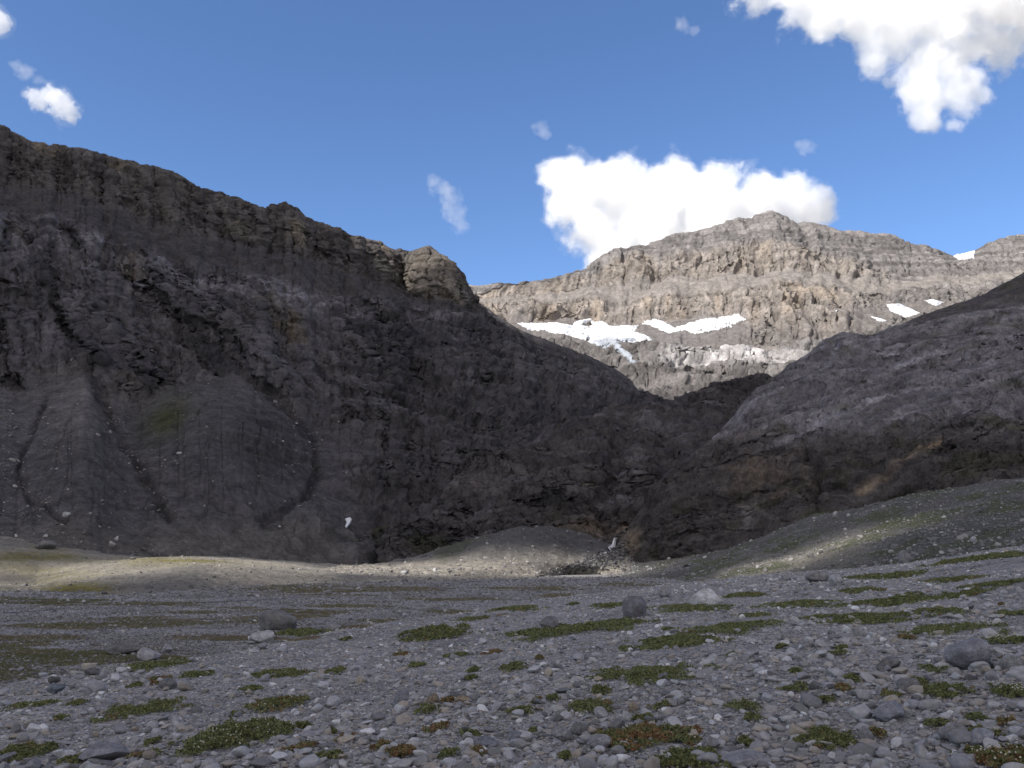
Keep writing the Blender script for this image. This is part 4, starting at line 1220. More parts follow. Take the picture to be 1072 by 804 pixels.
def build_rubble(dry, wet):
    r = np.random.default_rng(33)
    P, S = [], []
    def take(key, n, w, smin, smax, p=2.4):
        L = SURF[key]
        rows, cols = L.P.shape[:2]
        ri = r.integers(1, rows - 14, n); ci = r.integers(0, cols - 1, n)
        ok = r.random(n) < w[ri, ci]
        ri, ci = ri[ok], ci[ok]
        U_ = r.random(len(ri))
        s = (smin ** -p + U_ * (smax ** -p - smin ** -p)) ** (-1 / p)
        f = r.random((len(ri), 1))
        P.append(L.P[ri, ci] * f + L.P[ri, ci + 1] * (1 - f)); S.append(s)
    L = SURF['left']
    w_ = SURF['left_scree'] * (0.25 + 0.9 * np.exp(-((L.PU - 10) / 60) ** 2) + 1.6 * np.exp(-(poly_dist(L.PU, L.PV, [(93, 390), (119, 447), (147, 490), (179, 546)]) / 7) ** 2) + 1.0 * np.exp(-(poly_dist(L.PU, L.PV, [(261, 398), (298, 428), (322, 452), (331, 475), (331, 495)]) / 6) ** 2)
                               + 0.9 * np.exp(-(poly_dist(L.PU, L.PV, [(20, 540), (70, 560), (100, 580), (160, 590)]) / 16) ** 2)) * (L.PV < 600)
    take('left', 30000, np.clip(w_, 0, 1) * 0.8, 0.45, 3.0, 2.8)
    L = SURF['mounds']
    take('mounds', 9000, 0.5 + 0 * L.PU, 0.16, 1.1)
    L = SURF['cone']
    take('cone', 7000, 0.25 + 0.5 * np.exp(-((L.PV - 600) / 12) ** 2), 0.22, 1.5)
    L = SURF['scree']
    take('scree', 42000, np.clip(0.7 + 0 * L.PU, 0, 1), 0.14, 1.4, 2.5)
    n = 150000
    q = r.uniform(18, 150, n); y = 892 * 4.5 / q; x = y * r.uniform(-0.66, 0.4, n)
    ok = (fan_e(x, y) < -2) & (y < 230) & (r.random(n) < 0.30 + 0.70 * sstep(-0.25, 0.4, fbm(x / 14, y / 6, 0 * x, 4, 651)))
    x, y = x[ok], y[ok]
    P.append(np.stack([x, y, ground_z(x, y)], -1))
    S.append(np.maximum(0.06, 0.00145 * y) * (0.55 + np.minimum(r.random(len(x)) ** -0.36, 6) * 0.5))
    def lay(P, S, coll, label):
        n = len(S)
        sc = stone_scale(n, r) * (S * 0.5)[:, None]
        sc[:, 2] *= 1.2
        P[:, 2] += sc[:, 2] * 0.3
        rot = np.stack([r.normal(0, 0.4, n), r.normal(0, 0.4, n), r.uniform(0, 6.28, n)], -1)
        scatter('rubble', P, sc, rot, r.integers(0, 16, n), coll, label)
    lay(np.concatenate(P), np.concatenate(S), dry, 'loose rubble strewn over the scree slopes and moraines')
    P, S = [], []
    # the rock pile of the cascade
    n = 700
    t_ = r.random(n); 
    uu = 590 + 66 * t_ + r.normal(0, 3, n); vv = 599 - 24 * t_ + r.normal(0, 4.5, n) * (0.5 + t_)
    near = np.concatenate([np.concatenate([SURF[k_].P, SURF[k_].PU[..., None], SURF[k_].PV[..., None]], -1)[(SURF[k_].PU > 575) & (SURF[k_].PU < 670) & (SURF[k_].PV > 555) & (SURF[k_].PV < 612)] for k_ in ('cone', 'scree', 'barrier', 'right')])
    for a, b in zip(uu, vv):
        dd = (near[:, 3] - a) ** 2 + (near[:, 4] - b) ** 2
        c_ = near[dd < 4]
        if len(c_):
            P.append(c_[np.argmin(c_[:, 1])][None, :3]); S.append(np.array([r.uniform(0.5, 1.5)]))
    lay(np.concatenate(P), np.concatenate(S), wet, 'dark wet rocks piled under the waterfall')

def set_rock(name, u, v, w, h, mesh, label, cat, rotz=0.0, tilt=(0, 0), depth=0.85, sink=0.18, group=None, on=None, mat=None):
    """a rock whose foot is seen at photo pixel (u, v), w x h pixels large"""
    p = hit_ground(u, v) if on is None else surf_point(on, u, v)
    if p is None: p = hit_ground(u, v)
    k = p[1] / FPX * math.sqrt(1 + (p[0] / p[1]) ** 2) * 0.985
    W, H = w * k, h * k
    o = bpy.data.objects.new(name, mesh)
    C.objects.link(o)
    hz = H / (2 - sink * 2)
    o.scale = (W / 2, W / 2 * depth, hz)
    o.location = (p[0], p[1] + W / 2 * depth * 0.7, p[2] + hz * (1 - 2 * sink))
    o.rotation_euler = (tilt[0], tilt[1], rotz)
    if mat is not None:
        if not mesh.materials: mesh.materials.append(None)
        o.material_slots[0].link = 'OBJECT'
        o.material_slots[0].material = mat
    tag(o, label, cat, group)
    return o

def build_boulders():
    mats = {}
    def mt(c):
        if c not in mats: mats[c] = stone_mat('boulder_rock', None, fixed=c, scale=5.0, gain=1.08)
        return mats[c]
    G, DK, PL, MD = (0.27, 0.265, 0.272), (0.13, 0.125, 0.125), (0.32, 0.318, 0.325), (0.20, 0.196, 0.197)
    B = [  # u, v foot, w, h, colour, cuts, rotation, label
        (665, 648, 29, 26, (0.15, 0.145, 0.155), 12, 0.3, 'upright blocky grey boulder, the tallest rock on the gravel', dict(flat=True, keep=(.6, .88))),
        (742, 633, 37, 17, (0.44, 0.437, 0.445), 7, 0.2, 'smooth pale domed boulder right of the tallest boulder', {}),
        (697, 626, 17, 13, G, 9, 1.0, 'small round boulder standing behind, between the tallest boulder and the domed one', {}),
        (576, 661, 24, 15, (0.16, 0.156, 0.162), 9, 2.0, 'squat dim grey boulder sunk in the green mat left of the tallest boulder', {}),
        (288, 660, 44, 20, (0.135, 0.13, 0.128), 10, 0.1, 'long dark wedge shaped boulder on the edge of the plain at left', dict(keep=(.6, .85))),
        (271, 674, 26, 12, PL, 9, 0.6, 'pale angular rock just in front of the dark wedge boulder', {}),
        (346, 660, 19, 8, MD, 8, 0.2, 'low rock lying just right of the dark wedge boulder', {}),
        (124, 686, 32, 10, DK, 8, 0.0, 'flat dark boulder in the rusty grass at left', {}),
        (149, 692, 26, 12, G, 9, 0.4, 'grey boulder with pale top in front of the flat dark boulder', {}),
        (174, 684, 11, 8, G, 8, 0.4, 'small grey rock right of the flat dark boulder', {}),
        (1030, 701, 50, 31, (0.225, 0.225, 0.245), 10, 0.25, 'largest near boulder, blue grey and slab sided, at the right edge of the gravel', dict(keep=(.5, .85))),
        (949, 589, 12, 12, (0.17, 0.168, 0.17), 9, 0.3, 'upright grey boulder on the stony rise at right', dict(flat=True)),
        (877, 613, 14, 11, PL, 9, 0.3, 'pale pointed rock on the rise above the right hand green mats', {}),
        (858, 609, 26, 11, MD, 8, 0.9, 'low brown grey boulder beside the pale pointed rock', {}),
        (823, 608, 14, 7, MD, 8, 0.9, 'small dark boulder left of the low brown grey boulder', {}),
        (54, 716, 11, 7, DK, 8, 0.9, 'small black pointed rock on the left gravel bank', {}),
        (93, 708, 14, 7, DK, 8, 0.3, 'dark rounded rock right of the small black pointed rock', {}),
        (55, 727, 17, 9, (0.17, 0.19, 0.21), 9, 0.3, 'dark blue grey rock below the small black pointed rock', {}),
        (174, 722, 18, 11, (0.15, 0.15, 0.155), 10, 0.5, 'dark peaked rock on the gravel above the left green strip', {}),
        (956, 726, 27, 15, MD, 9, 0.5, 'low brownish peaked boulder left of a green mat near the right edge', {}),
        (939, 756, 40, 17, (0.27, 0.275, 0.31), 8, 0.2, 'broad pale blue boulder half sunk in the right foreground gravel', {}),
        (909, 778, 18, 17, G, 6, 0.8, 'egg shaped grey stone standing in the right foreground', {}),
        (1032, 783, 27, 17, (0.30, 0.31, 0.34), 9, 0.4, 'blue grey triangular boulder near the bottom right corner', dict(keep=(.6, .85))),
        (1004, 776, 27, 15, G, 9, 0.9, 'two toned grey boulder left of the triangular boulder', {}),
        (785, 806, 46, 13, (0.28, 0.28, 0.30), 8, 0.1, 'broad flat stone cut by the bottom edge of the photo', {}),
        (590, 777, 25, 13, G, 6, 0.2, 'left stone of the pair of rounded boulders at bottom centre', {}),
        (608, 771, 19, 13, MD, 7, 0.7, 'right stone of the pair of rounded boulders at bottom centre', {}),
        (629, 784, 27, 13, (0.30, 0.30, 0.325), 7, -0.5, 'long slanting grey stone right of the paired boulders', {}),
        (746, 786, 18, 13, G, 7, 0.2, 'rounded stone at the left end of the bottom right brown and green mat', {}),
        (543, 777, 20, 12, (0.235, 0.24, 0.265), 7, 0.2, 'smooth dark blue stone left of the paired boulders', {}),
        (1065, 702, 22, 13, G, 8, 0.5, 'grey boulder at the photo edge behind the largest near boulder', {}),
        (935, 700, 26, 12, MD, 7, 0.2, 'dull flattened boulder left of the largest near boulder', {}),
        (900, 667, 14, 9, PL, 8, 0.2, 'pale rock beside the long green mat on the right', {}),
        (848, 678, 14, 9, PL, 8, 0.2, 'pair of whitish stones fused as one lump below the right mats', {}),
        (824, 671, 14, 9, PL, 7, 0.9, 'pale rounded rock above the whitish lump', {}),
        (695, 713, 11, 8, (0.22, 0.22, 0.245), 8, 0.4, 'dark blue stone at the right tip of the wide central mat', {}),
        (505, 784, 30, 10, (0.21, 0.215, 0.235), 7, 0.2, 'flat dark slab at the bottom left of the smooth dark blue stone', {}),
        (418, 740, 18, 14, (0.22, 0.225, 0.25), 9, 0.5, 'peaked slate grey stone in the cluster of mixed stones at bottom centre left', {}),
        (453, 737, 16, 10, (0.26, 0.215, 0.16), 8, 0.5, 'brown block in the cluster of mixed stones at bottom centre left', {}),
        (482, 737, 18, 8, (0.33, 0.26, 0.18), 7, 0.1, 'tan loaf shaped stone right of the brown block', {}),
        (663, 746, 12, 10, (0.36, 0.30, 0.23), 9, 0.5, 'pinkish tan block right of the small mat at bottom centre', {}),
        (97, 800, 52, 16, (0.23, 0.225, 0.245), 8, 0.2, 'wide low grey boulder at the bottom left beside a green mat', {}),
        (97, 795, 22, 11, (0.30, 0.30, 0.32), 8, 0.2, 'rounded pale stone behind the wide low boulder at bottom left', {}),
    ]
    for k, (u, v, w_, h, c, cuts, rz, lab, kw) in enumerate(B):
        V, F = rock_shape(900 + k * 3, 4, cuts + 5, 0.05, 0.10, kw.get('keep', (0.46, 0.88)), kw.get('flat', False), 16)
        me = mesh_from('boulder', V, F, mt(c), link=False)
        set_rock('boulder', u, v, w_, h, me, lab, 'boulder', rz * 0.4, (random.uniform(-.06, .06), random.uniform(-.08, .08)))
    # boulders out on the slopes
    S = [(45, 573, 19, 9, DK, ['mounds', 'left'], 'big black boulder lying on the grassy slope at far left'),
         (67, 540, 8, 6, PL, ['left'], 'pale boulder on the scree above the black boulder'),
         (139, 584, 6, 2.6, DK, ['mounds', 'left'], 'small black rock at the back of the sunny mound'),
         (107, 620, 6, 2.6, DK, ['mounds'], 'small dark rock on the front of the sunny mound'),
         (343, 622, 9, 5, MD, None, 'grey rock on the flat plain below the sunny strip'),
         (225, 603, 5, 2.5, DK, ['mounds'], 'dark speck of a rock on the shaded face of the mound'),
         (425, 608, 7, 4, DK, ['cone', 'mounds'], 'dark block at the sunny foot of the pale debris cone'),
         (409, 608, 5, 3, DK, ['cone', 'mounds'], 'smaller dark block left of the other at the foot of the pale debris cone'),
         (423, 599, 9, 4, PL, ['cone'], 'pale flat rock on the sunlit debris cone'),
         (1020, 566, 7, 5, PL, ['scree'], 'pale square rock on the scree at the far right')]
    for k, (u, v, w_, h, c, on, lab) in enumerate(S):
        V, F = rock_shape(1200 + k, 3, 9, 0.1, 0.1)
        me = mesh_from('boulder', V, F, mt(c), link=False)
        set_rock('boulder', u, v, w_, h, me, lab, 'boulder', 0.3 * k, on=on)

def build_stones():
    """the 300 loose stones that show largest, each an object of its own"""
    r = np.random.default_rng(77)
    kinds = [('grey river stone lying loose among the foreground gravel', 'grey stones in the foreground gravel', stone_mat('grey_stone', GREY, gain=1.38), 0.83),
             ('tan or brownish stone lying loose among the grey foreground gravel', 'tan stones in the foreground gravel', stone_mat('tan_stone', [(0, (0.25, 0.22, 0.19)), (0.5, (0.32, 0.28, 0.23)), (1, (0.41, 0.365, 0.305))]), 0.10),
             ('whitish stone standing out pale among the grey foreground gravel', 'whitish stones in the foreground gravel', stone_mat('white_stone', [(0, (0.40, 0.40, 0.405)), (1, (0.56, 0.56, 0.56))]), 0.07)]
    cnt = 0
    taken = []
    while cnt < 255:
        v = 640 + 176 * r.random() ** 0.62
        u = r.uniform(-8, 1080)
        if v < 700 and u < 260: continue
        big = (v - 585) / 219
        w_ = (4.8 + 17 * big * r.random() ** 2.2 + 4.2 * big) * (1.15 if u > 800 else 0.95)
        if any(((u - a) / h1) ** 2 + ((v - b) / h2) ** 2 < 0.8 for a, b, h1, h2 in MATS): continue
        if any(abs(u - a) < (w_ + b2) * 0.5 and abs(v - b) < (w_ + b2) * 0.28 for a, b, b2 in taken): continue
        taken.append((u, v, w_))
        x = r.random()
        k = 0 if x < kinds[0][3] else (1 if x < kinds[0][3] + kinds[1][3] else 2)
        if k == 2: w_ *= 0.75
        lab, grp, mat, _ = kinds[k]
        set_rock('stone', u, v, w_, w_ * r.uniform(0.42, 0.72), TEMPL[int(r.integers(0, 16))], lab, 'stone', r.uniform(0, 6.28), (r.normal(0, .2), r.normal(0, .2)), r.uniform(.7, 1.1), 0.15, grp, None, mat)
        cnt += 1

# ------------------------------------------------------------------ plants
def leaf_mat(name, rough=0.7):
    m, t, b = new_mat(name)
    at = N(t, 'ShaderNodeAttribute', attribute_name='Col')
    t.links.new(at.outputs['Color'], b.inputs['Base Color'])
    b.inputs['Roughness'].default_value = rough
    return m

PLANTS = [  # u, v, half width, half height, brown share, label, group, seed heads
    (457, 665, 38, 11, 0.05, 'green mat plant left of the squat grey boulder, in the middle of the gravel', None, 0),
    (592, 661, 62, 10, 0.0, 'long green mat plant wrapped round the squat grey boulder', None, 0),
    (645, 654, 34, 6, 0.0, 'green mat plant at the foot of the tallest boulder', None, 0),
    (478, 687, 16, 5, 0.05, 'small oval green mat plant below the mat left of the squat boulder', None, 0),
    (703, 676, 50, 9, 0.0, 'dark green lens shaped mat plant below and right of the tallest boulder', None, 0),
    (673, 708, 63, 9.5, 0.0, 'widest dark green mat plant in the central gravel, blue stone at its tip', None, 0),
    (537, 700, 15, 5, 0.1, 'small olive mat plant alone in the central gravel', None, 0),
    (620, 741, 25, 7, 0.1, 'olive mat plant above the paired boulders', None, 0),
    (690, 742, 10, 3.5, 0.1, 'little olive tuft right of the pinkish block', None, 0),
    (245, 775, 54, 18, 0.0, 'largest near cushion plant with pale seed heads at lower left', None, 90),
    (292, 737, 32, 8, 0.35, 'half rusty mat plant above the cushion with pale seed heads', None, 10),
    (292, 707, 30, 6, 0.1, 'thin green mat plant above the half rusty one', None, 0),
    (150, 744, 42, 8, 0.15, 'slanting green mat plant on the left gravel bank below the dark peaked rock', None, 0),
    (36, 739, 27, 5.5, 0.05, 'narrow green mat plant near the left edge', None, 0),
    (22, 790, 32, 14, 0.1, 'green mat plant in the bottom left corner', None, 0),
    (80, 797, 17, 6, 0.1, 'small green tuft by the wide low boulder at bottom left', None, 0),
    (163, 697, 32, 5.5, 0.05, 'bright green mat plant in front of the grey boulder with pale top', None, 0),
    (207, 707, 18, 5, 0.05, 'small green mat plant right of the dark peaked rock', None, 0),
    (315, 663, 28, 6, 0.0, 'bright green mat plant against the dark wedge boulder', None, 0),
    (447, 745, 13, 5, 0.1, 'small yellowish tuft right of the half rusty mat', None, 0),
    (422, 790, 16, 9, 0.7, 'rusty orange and green tuft at the bottom left of the centre', None, 0),
    (545, 747, 14, 4, 0.1, 'little green tuft in the gravel above the smooth dark blue stone', None, 0),
    (670, 774, 58, 13, 0.45, 'broken brown and green mat plant right of the paired boulders', None, 10),
    (724, 797, 36, 12, 0.0, 'dense dark green mat plant at the bottom edge right of centre', None, 0),
    (864, 776, 27, 12, 0.15, 'dark green mat plant left of the egg shaped stone', None, 0),
    (776, 741, 17, 5, 0.1, 'small mat plant left of the broad pale blue boulder', None, 0),
    (833, 723, 15, 4, 0.05, 'small green tuft between the bottom right mats', None, 0),
    (984, 726, 29, 8, 0.05, 'fresh green mat plant right of the low brownish boulder', None, 0),
    (978, 702, 13, 4.5, 0.0, 'small green tuft left of the largest near boulder', None, 0),
    (1008, 698, 11, 5, 0.25, 'small yellow flowered tuft touching the largest near boulder', None, 30),
    (933, 730, 9, 4, 0.3, 'tiny yellowish tuft left of the low brownish boulder', None, 0),
    (1060, 727, 17, 13, 0.15, 'bushy green and pale tuft at the right edge below the largest near boulder', None, 40),
    (1058, 796, 40, 17, 0.45, 'green and red brown mat plant in the bottom right corner', None, 30),
    (1020, 772, 26, 6, 0.3, 'mixed mat plant between the triangular and two toned boulders', None, 0),
    (1058, 673, 22, 10, 0.0, 'green mat plant dotted with white flowers behind the largest near boulder', None, 90),
    (995, 661, 46, 7.5, 0.0, 'wide green mat plant above left of the white flowered mat', None, 0),
    (912, 650, 52, 7, 0.0, 'long green mat plant crossing the middle of the right gravel', None, 0),
    (762, 657, 50, 6, 0.05, 'green mat plant in front of the smooth pale domed boulder', None, 0),
    (726, 638, 42, 4.5, 0.05, 'thin green strip between the tallest boulder and the domed boulder', None, 0),
]
FARP = [(835, 633, 48, 4), (925, 631, 46, 5), (970, 628, 30, 5), (903, 619, 24, 4), (776, 624, 26, 4), (1045, 612, 34, 6), (1030, 586, 56, 7), (997, 607, 34, 4), (940, 602, 30, 4), (860, 646, 26, 3.5), (980, 640, 30, 4), (540, 637, 32, 3.5), (495, 648, 20, 3.5), (640, 634, 28, 3.5), (1010, 622, 30, 4), (1062, 643, 22, 4), (790, 645, 20, 3), (905, 604, 26, 3)]
MATS += [(p[0], p[1], p[2], p[3]) for p in PLANTS] + [(p[0], p[1], p[2], p[3]) for p in FARP]

def build_plants():
    lm = leaf_mat('leaves'); fm = leaf_mat('seed_fluff')
    r = np.random.default_rng(55)
    def plant(u, v, hw, hh, brown, label, group, heads, k):
        p = hit_ground(u, v)
        kx = p[1] / FPX
        a = hw * kx
        up = hit_ground(u, v - hh)[1]; dn = hit_ground(u, v + hh)[1]
        b = max(0.12, min((up - dn) / 2, a * 1.6))
        hgt = np.clip(0.42 * hh * kx, 0.045, 0.20)
        cy = (up + dn) / 2 if (up - dn) / 2 <= a * 1.6 else p[1]
        cx = p[0] * cy / p[1]
        leaf = max(0.014, 1.25 * kx)
        n = int(np.clip(hw * hh * 14, 500, 13000))
        n2 = n * 3
        th = r.uniform(0, 2 * math.pi, n2); rad = np.sqrt(r.random(n2)) * 1.4
        qx, qy = rad * np.cos(th), rad * np.sin(th)
        f = 0.92 - rad + 0.80 * fbm(qx * 1.5 + k * 5.1, qy * 1.5, 0 * qx, 5, 800 + k, 0.68)
        clump = fbm(qx * a / (leaf * 9), qy * b / (leaf * 9), 0 * qx + k, 3, 830 + k)
        f = f + 0.22 * clump
        m = f > 0.02 + 0.30 * r.random(n2) ** 2
        qx, qy, f, clump = qx[m][:n], qy[m][:n], f[m][:n], clump[m][:n]
        n = len(qx)
        x, y = cx + qx * a, cy + qy * b
        lift = np.clip(f * 1.8, 0, 1) ** 0.6 * hgt * (0.6 + 0.7 * clump + 0.5 * r.random(n))
        z = ground_z(x, y) + np.maximum(lift, 0) + 0.01
        c0 = np.stack([x, y, z], -1)
        d1 = r.normal(size=(n, 3)); d1[:, 2] = np.abs(d1[:, 2]) * 0.8 + 0.1
        d1 /= np.linalg.norm(d1, axis=1, keepdims=True)
        d2 = np.cross(d1, r.normal(size=(n, 3))); d2 /= np.linalg.norm(d2, axis=1, keepdims=True)
        L_ = leaf * r.uniform(0.8, 1.7, (n, 1)); Wd = L_ * 0.42
        V = np.stack([c0 - d1 * L_ * .6, c0 + d2 * Wd, c0 + d1 * L_, c0 - d2 * Wd], 1).reshape(-1, 3)
        F = np.arange(n * 4).reshape(n, 4)
        t1 = r.random((n, 1))
        col = np.array([0.070, 0.088, 0.030]) * (1 - t1) + np.array([0.185, 0.190, 0.078]) * t1
        bz = fbm(qx * 2.2 + 9, qy * 2.2, 0 * qx, 3, 870 + k)
        isb = (bz + 0.3 * r.normal(size=n) > np.interp(brown, [0, 0.1, 0.5, 1], [0.95, 0.7, 0.05, -0.6]))
        tb = r.random((n, 1))
        col = np.where(isb[:, None], np.array([0.16, 0.075, 0.035]) * (1 - tb) + np.array([0.22, 0.15, 0.07]) * tb, col)
        col = np.repeat(col, 4, 0)
        # the mat of old stems the leaves grow from
        g = 26
        ga, gr = np.meshgrid(np.linspace(0, 2 * math.pi, g * 2, endpoint=False), np.linspace(0, 1, 9))
        bx, by = gr * np.cos(ga), gr * np.sin(ga)
        ed = np.clip(0.55 + 0.5 * fbm(np.cos(ga) * 1.6 + k * 5.1, np.sin(ga) * 1.6, 0 * ga, 4, 800 + k, 0.6), 0.25, 1.2)
        bx, by = bx * ed, by * ed
        X, Y = cx + bx * a, cy + by * b
        Z = ground_z(X, Y) + hgt * 0.45 * (1 - gr ** 2) - 0.02 * gr
        nb = len(V)
        ii = np.arange(9 * g * 2).reshape(9, g * 2) + nb
        jj = np.roll(ii, -1, 1)
        Fb = np.stack([ii[:-1], jj[:-1], jj[1:], ii[1:]], -1).reshape(-1, 4)
        V = np.concatenate([V, np.stack([X, Y, Z], -1).reshape(-1, 3)])
        F = np.concatenate([F, Fb])
        col = np.concatenate([col, np.tile(np.array([[0.055, 0.055, 0.024]]), (9 * g * 2, 1))])
        ctr = np.array([cx, cy, float(ground_z(cx, cy))])
        o = mesh_from('mat_plant', V - ctr, F, lm, smooth=False, col=col)
        o.location = ctr
        tag(o, label, 'plant', group)
        if heads:
            h = r.permutation(n)[:heads]
            bp = c0[h] + np.array([0, 0, 1.0]) * (0.03 + 0.03 * r.random((len(h), 1)))
            rr_ = max(0.010, 0.62 * kx) * r.uniform(0.6, 1.2, (len(h), 1, 1))
            oc = np.array([(1, 0, 0), (0, 1, 0), (-1, 0, 0), (0, -1, 0), (0, 0, 1), (0, 0, -1)], float)
            V = (bp[:, None] + oc[None] * rr_).reshape(-1, 3)
            tri = np.array([(0, 1, 4), (1, 2, 4), (2, 3, 4), (3, 0, 4), (1, 0, 5), (2, 1, 5), (3, 2, 5), (0, 3, 5)])
            F = (tri[None] + (np.arange(len(h)) * 6)[:, None, None]).reshape(-1, 3)
            yel = 'yellow' in label
            cc = np.tile(np.array([[0.55, 0.42, 0.05]]) if yel else np.array([[0.50, 0.47, 0.38]]), (len(V), 1))
            q = mesh_from('seed_heads', V - ctr, F, fm, col=cc, parent=o)
    for k, pl in enumerate(PLANTS):
        plant(pl[0], pl[1], pl[2] * 0.92, pl[3] * 0.92, *pl[4:], k)
    for k, (u, v, hw, hh, br) in enumerate(TUFTS):
        plant(u, v, hw, hh, br, 'tiny ragged tuft growing alone between the gravel stones', 'tiny tufts between the stones', 0, 120 + k)
    for k, (u, v, hw, hh) in enumerate(FARP):
        plant(u, v, hw * 0.85, hh * 0.9, 0.12, 'low green mat plant among stones on the distant part of the gravel', 'distant mat plants on the gravel', 0, 60 + k)

def tuft_spots():
    r = np.random.default_rng(123)
    out = []
    while len(out) < 60:
        v = 622 + 178 * r.random() ** 0.8; u = r.uniform(5, 1068)
        if v < 735 - 0.22 * u: continue
        if any(((u - a) / (h1 + 8)) ** 2 + ((v - b) / (h2 + 5)) ** 2 < 1 for a, b, h1, h2 in MATS): continue
        out.append((u, v, r.uniform(4, 11) * (0.6 + (v - 585) / 300), r.uniform(1.6, 3.4) * (0.6 + (v - 585) / 300), r.choice([0.0, 0.1, 0.6])))
    return out
TUFTS = tuft_spots()

GRASS = [(60, 689, 120, 11, .3), (5, 697, 70, 11, .1), (235, 668, 60, 3.5, .8), (90, 655, 100, 4, .4), (160, 650, 60, 3.5, .4), (285, 647, 50, 5, .6), (320, 640, 60, 3, .5), (255, 637, 30, 1.8, .5), (50, 630, 75, 3.8, .15),
         (150, 632, 60, 2.4, .4), (320, 617, 75, 5.5, .55), (410, 617, 70, 4.0, .5), (560, 616, 60, 2.4, .5), (655, 612, 40, 1.8, .5), (470, 627, 60, 2, .5), (465, 641, 28, 2.4, .4), (370, 634, 50, 2, .5), (770, 608, 60, 3.2, .75), (30, 668, 50, 2.5, .5),
         (400, 650, 30, 2.6, .4), (200, 641, 40, 1.8, .4), (600, 624, 40, 1.8, .5), (700, 621, 36, 2, .5), (365, 656, 26, 2.5, .6), (150, 678, 60, 4, .6)]

def build_grass():
    """short tufts set thickly in streaks on the plain"""
    r = np.random.default_rng(91)
    coll = bpy.data.collections.new('grass_shapes')
    m, t, b = new_mat('meadow')
    at = N(t, 'ShaderNodeAttribute', attribute_name='tone', attribute_type='INSTANCER')
    oi = N(t, 'ShaderNodeObjectInfo')
    rp = N(t, 'ShaderNodeValToRGB')
    e = rp.color_ramp.elements
    e[0].position, e[0].color = 0.0, (0.115, 0.118, 0.060, 1)
    e[1].position, e[1].color = 1.0, (0.185, 0.145, 0.110, 1)
    k = e.new(0.45); k.color = (0.155, 0.140, 0.082, 1)
    t.links.new(at.outputs['Fac'], rp.inputs[0])
    t.links.new(mulcol(t, rp.outputs[0], maprange(t, oi.outputs['Random'], 0, 1, 0.65, 1.4)), b.inputs['Base Color'])
    for k in range(5):
        V, F = [], []
        for q in range(70):
            a, rad = r.uniform(0, 6.28), math.sqrt(r.random())
            c0 = np.array([rad * math.cos(a), rad * math.sin(a), 0.0])
            ln = r.uniform(0.12, 0.42) * (1.15 - 0.6 * rad)
            d = np.array([r.normal(0, .6), r.normal(0, .6), 1.0]); d /= np.linalg.norm(d)
            sd = np.cross(d, r.normal(size=3)); sd /= np.linalg.norm(sd)
            i0 = len(V)
            V += [c0 - sd * .09, c0 + sd * .09, c0 + d * ln + sd * .05, c0 + d * ln - sd * .05]
            F.append([i0, i0 + 1, i0 + 2, i0 + 3])
        me = mesh_from('tuft_shape', np.array(V), np.array(F), m, smooth=False, link=False)
        coll.objects.link(bpy.data.objects.new('tuft_shape_%d' % k, me))
    n = 700000
    q = r.uniform(20, 152, n)
    y = 892 * 4.5 / q
    x = y * r.uniform(-0.66, 0.36, n)
    ok = fan_e(x, y) < 0.5
    x, y = x[ok], y[ok]
    z = ground_z(x, y)
    P = np.stack([x, y, z], -1)
    U, V = proj(P)
    f = np.full(U.shape, -9.0); rust = 0 * U
    for (u, v, hw, hh, ru) in GRASS:
        q = 1 - np.sqrt(((U - u) / hw) ** 2 + ((V - v) / hh) ** 2)
        rust = np.where(q > f, ru, rust)
        f = np.maximum(f, q)
    f = f + 1.0 * fbm(x / 11, y / 6, 0 * x, 7, 611, 0.72)
    ok = r.random(len(f)) < sstep(0.0, 0.85, f) * 0.5
    P, rust = P[ok], rust[ok]; n = len(P)
    s_ = (0.07 + 0.0021 * P[:, 1]) * r.uniform(0.6, 1.5, n)
    tone = np.clip(rust * 0.9 + 0.5 * fbm(P[:, 0] / 6, P[:, 1] / 3, 0 * P[:, 0], 4, 615) + r.normal(0, .12, n), 0, 1)
    sc = np.stack([s_, s_, s_ * 0.7], -1)
    rot = np.stack([0 * s_, 0 * s_, r.uniform(0, 6.28, n)], -1)
    o = scatter('grass', P, sc, rot, r.integers(0, 5, n), coll, 'rusty and olive streaks of short grass on the flat plain')
    a = o.data.attributes.new('tone', 'FLOAT', 'POINT')
    a.data.foreach_set('value', np.ascontiguousarray(tone, np.float32))
    print('tufts', n)

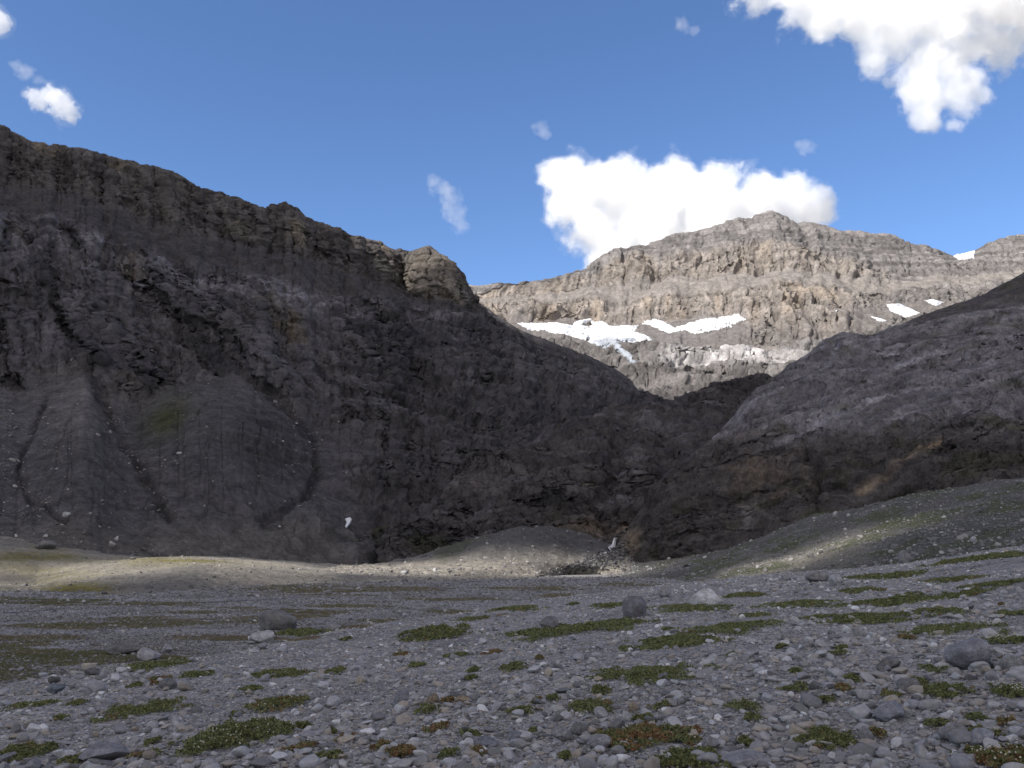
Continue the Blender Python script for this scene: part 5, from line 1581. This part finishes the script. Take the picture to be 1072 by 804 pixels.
# ------------------------------------------------------------------ water
def ribbon(name, pts, mat, widths, on=None, lift=0.05, sub=6, seed=0):
    P = []
    for u, v in pts:
        q = surf_point(on, u, v) if on else hit_ground(u, v)
        if q is None: q = hit_ground(u, v)
        P.append(q)
    P = np.array(P); n = (len(P) - 1) * sub + 1
    tt = np.linspace(0, len(P) - 1, n)
    C_ = np.stack([np.interp(tt, np.arange(len(P)), P[:, i]) for i in range(3)], -1)
    if not on:
        C_[:, 1] += 0.5 * fbm(C_[:, 0] / 4, 0 * tt, 0 * tt + seed, 3, 641)
        C_[:, 2] = ground_z(C_[:, 0], C_[:, 1])
    wd = np.interp(tt, np.arange(len(P)), widths) * (1 + 0.35 * fbm(tt * 1.3, 0 * tt, 0 * tt + seed, 3, 643))
    T = np.gradient(C_, axis=0)
    S = np.stack([T[:, 1], -T[:, 0], 0 * T[:, 0]], -1)
    if on:
        S = np.cross(T, np.array([0, -1.0, 0]))
    S /= np.linalg.norm(S, axis=1, keepdims=True) + 1e-9
    R_ = []
    for a, hgt in ((-1, 0.0), (-0.5, 0.8), (0, 1.0), (0.5, 0.8), (1, 0.0)):
        q = C_ + S * (wd * 0.5 * a)[:, None]
        q = q + (np.array([0, -0.6, 0.5]) if on else np.array([0, 0, 1.0])) * (lift * hgt + (0.0 if on else 0.01))
        if not on: q[:, 2] = ground_z(q[:, 0], q[:, 1]) + 0.015 + 0.02 * hgt
        R_.append(q)
    return mesh_from(name, np.array(R_), grid_faces(5, n), mat)

def build_water():
    m, t, b = new_mat('white_water')
    tc = N(t, 'ShaderNodeTexCoord')
    n1 = noise(t, tc.outputs['Object'], 1.2, 5, 0.7)
    rp = N(t, 'ShaderNodeValToRGB')
    rp.color_ramp.elements[0].position, rp.color_ramp.elements[0].color = 0.3, (0.5, 0.52, 0.54, 1)
    rp.color_ramp.elements[1].position, rp.color_ramp.elements[1].color = 0.55, (0.85, 0.86, 0.87, 1)
    t.links.new(n1, rp.inputs[0]); t.links.new(rp.outputs[0], b.inputs['Base Color'])
    b.inputs['Roughness'].default_value = 0.4
    keys = ['cone', 'scree', 'barrier', 'right']
    o = ribbon('waterfall', [(646.5, 562), (645, 565), (643, 570), (640, 575.5)], m, [0.6, 0.9, 1.7, 2.9], keys, 0.5)
    tag(o, 'small white waterfall spilling from the cleft below ochre rock', 'waterfall')
    o = ribbon('cascade', [(636, 577), (630, 579), (622, 585), (616, 587), (610, 592), (603, 596), (596, 599)], m, [1.2, 0.3, 0.8, 0.2, 0.6, 0.2, 0.1], keys, 0.5)
    tag(o, 'broken white cascade running down through the dark rock pile', 'cascade')
    m2, t, b = new_mat('dark_water')
    b.inputs['Base Color'].default_value = (0.035, 0.037, 0.04, 1)
    b.inputs['Roughness'].default_value = 0.35
    o = ribbon('stream', [(606, 600), (575, 603.5), (545, 606), (520, 607.5), (490, 609.5), (455, 611)], m2, [1.6, 1.6, 1.8, 1.6, 1.8, 1.0], None, 0.05)
    tag(o, kind='structure')
    o = ribbon('stream', [(150, 634), (210, 631.5), (270, 628), (335, 624)], m2, [0.3, 0.8, 1.0, 0.4], None, 0.05, 6, 3)
    tag(o, kind='structure')
    o = ribbon('stream', [(-40, 644), (0, 642), (35, 640), (66, 637.5)], m2, [0.7, 0.8, 0.8, 0.2], None, 0.05, 6, 5)
    tag(o, kind='structure')

build_ground()
build_left_mountain()
build_barrier()
build_right_hill()
build_back_mountain()
build_debris()
finish_surfaces()
build_clouds()
build_shade_cloud()
build_snow()
build_water()
build_grass()
shapes = build_templates()
build_gravel(shapes)
build_rubble(build_wet_shapes('dry', DRYR), build_wet_shapes('wet', WETR))
build_boulders()
build_stones()
build_plants()
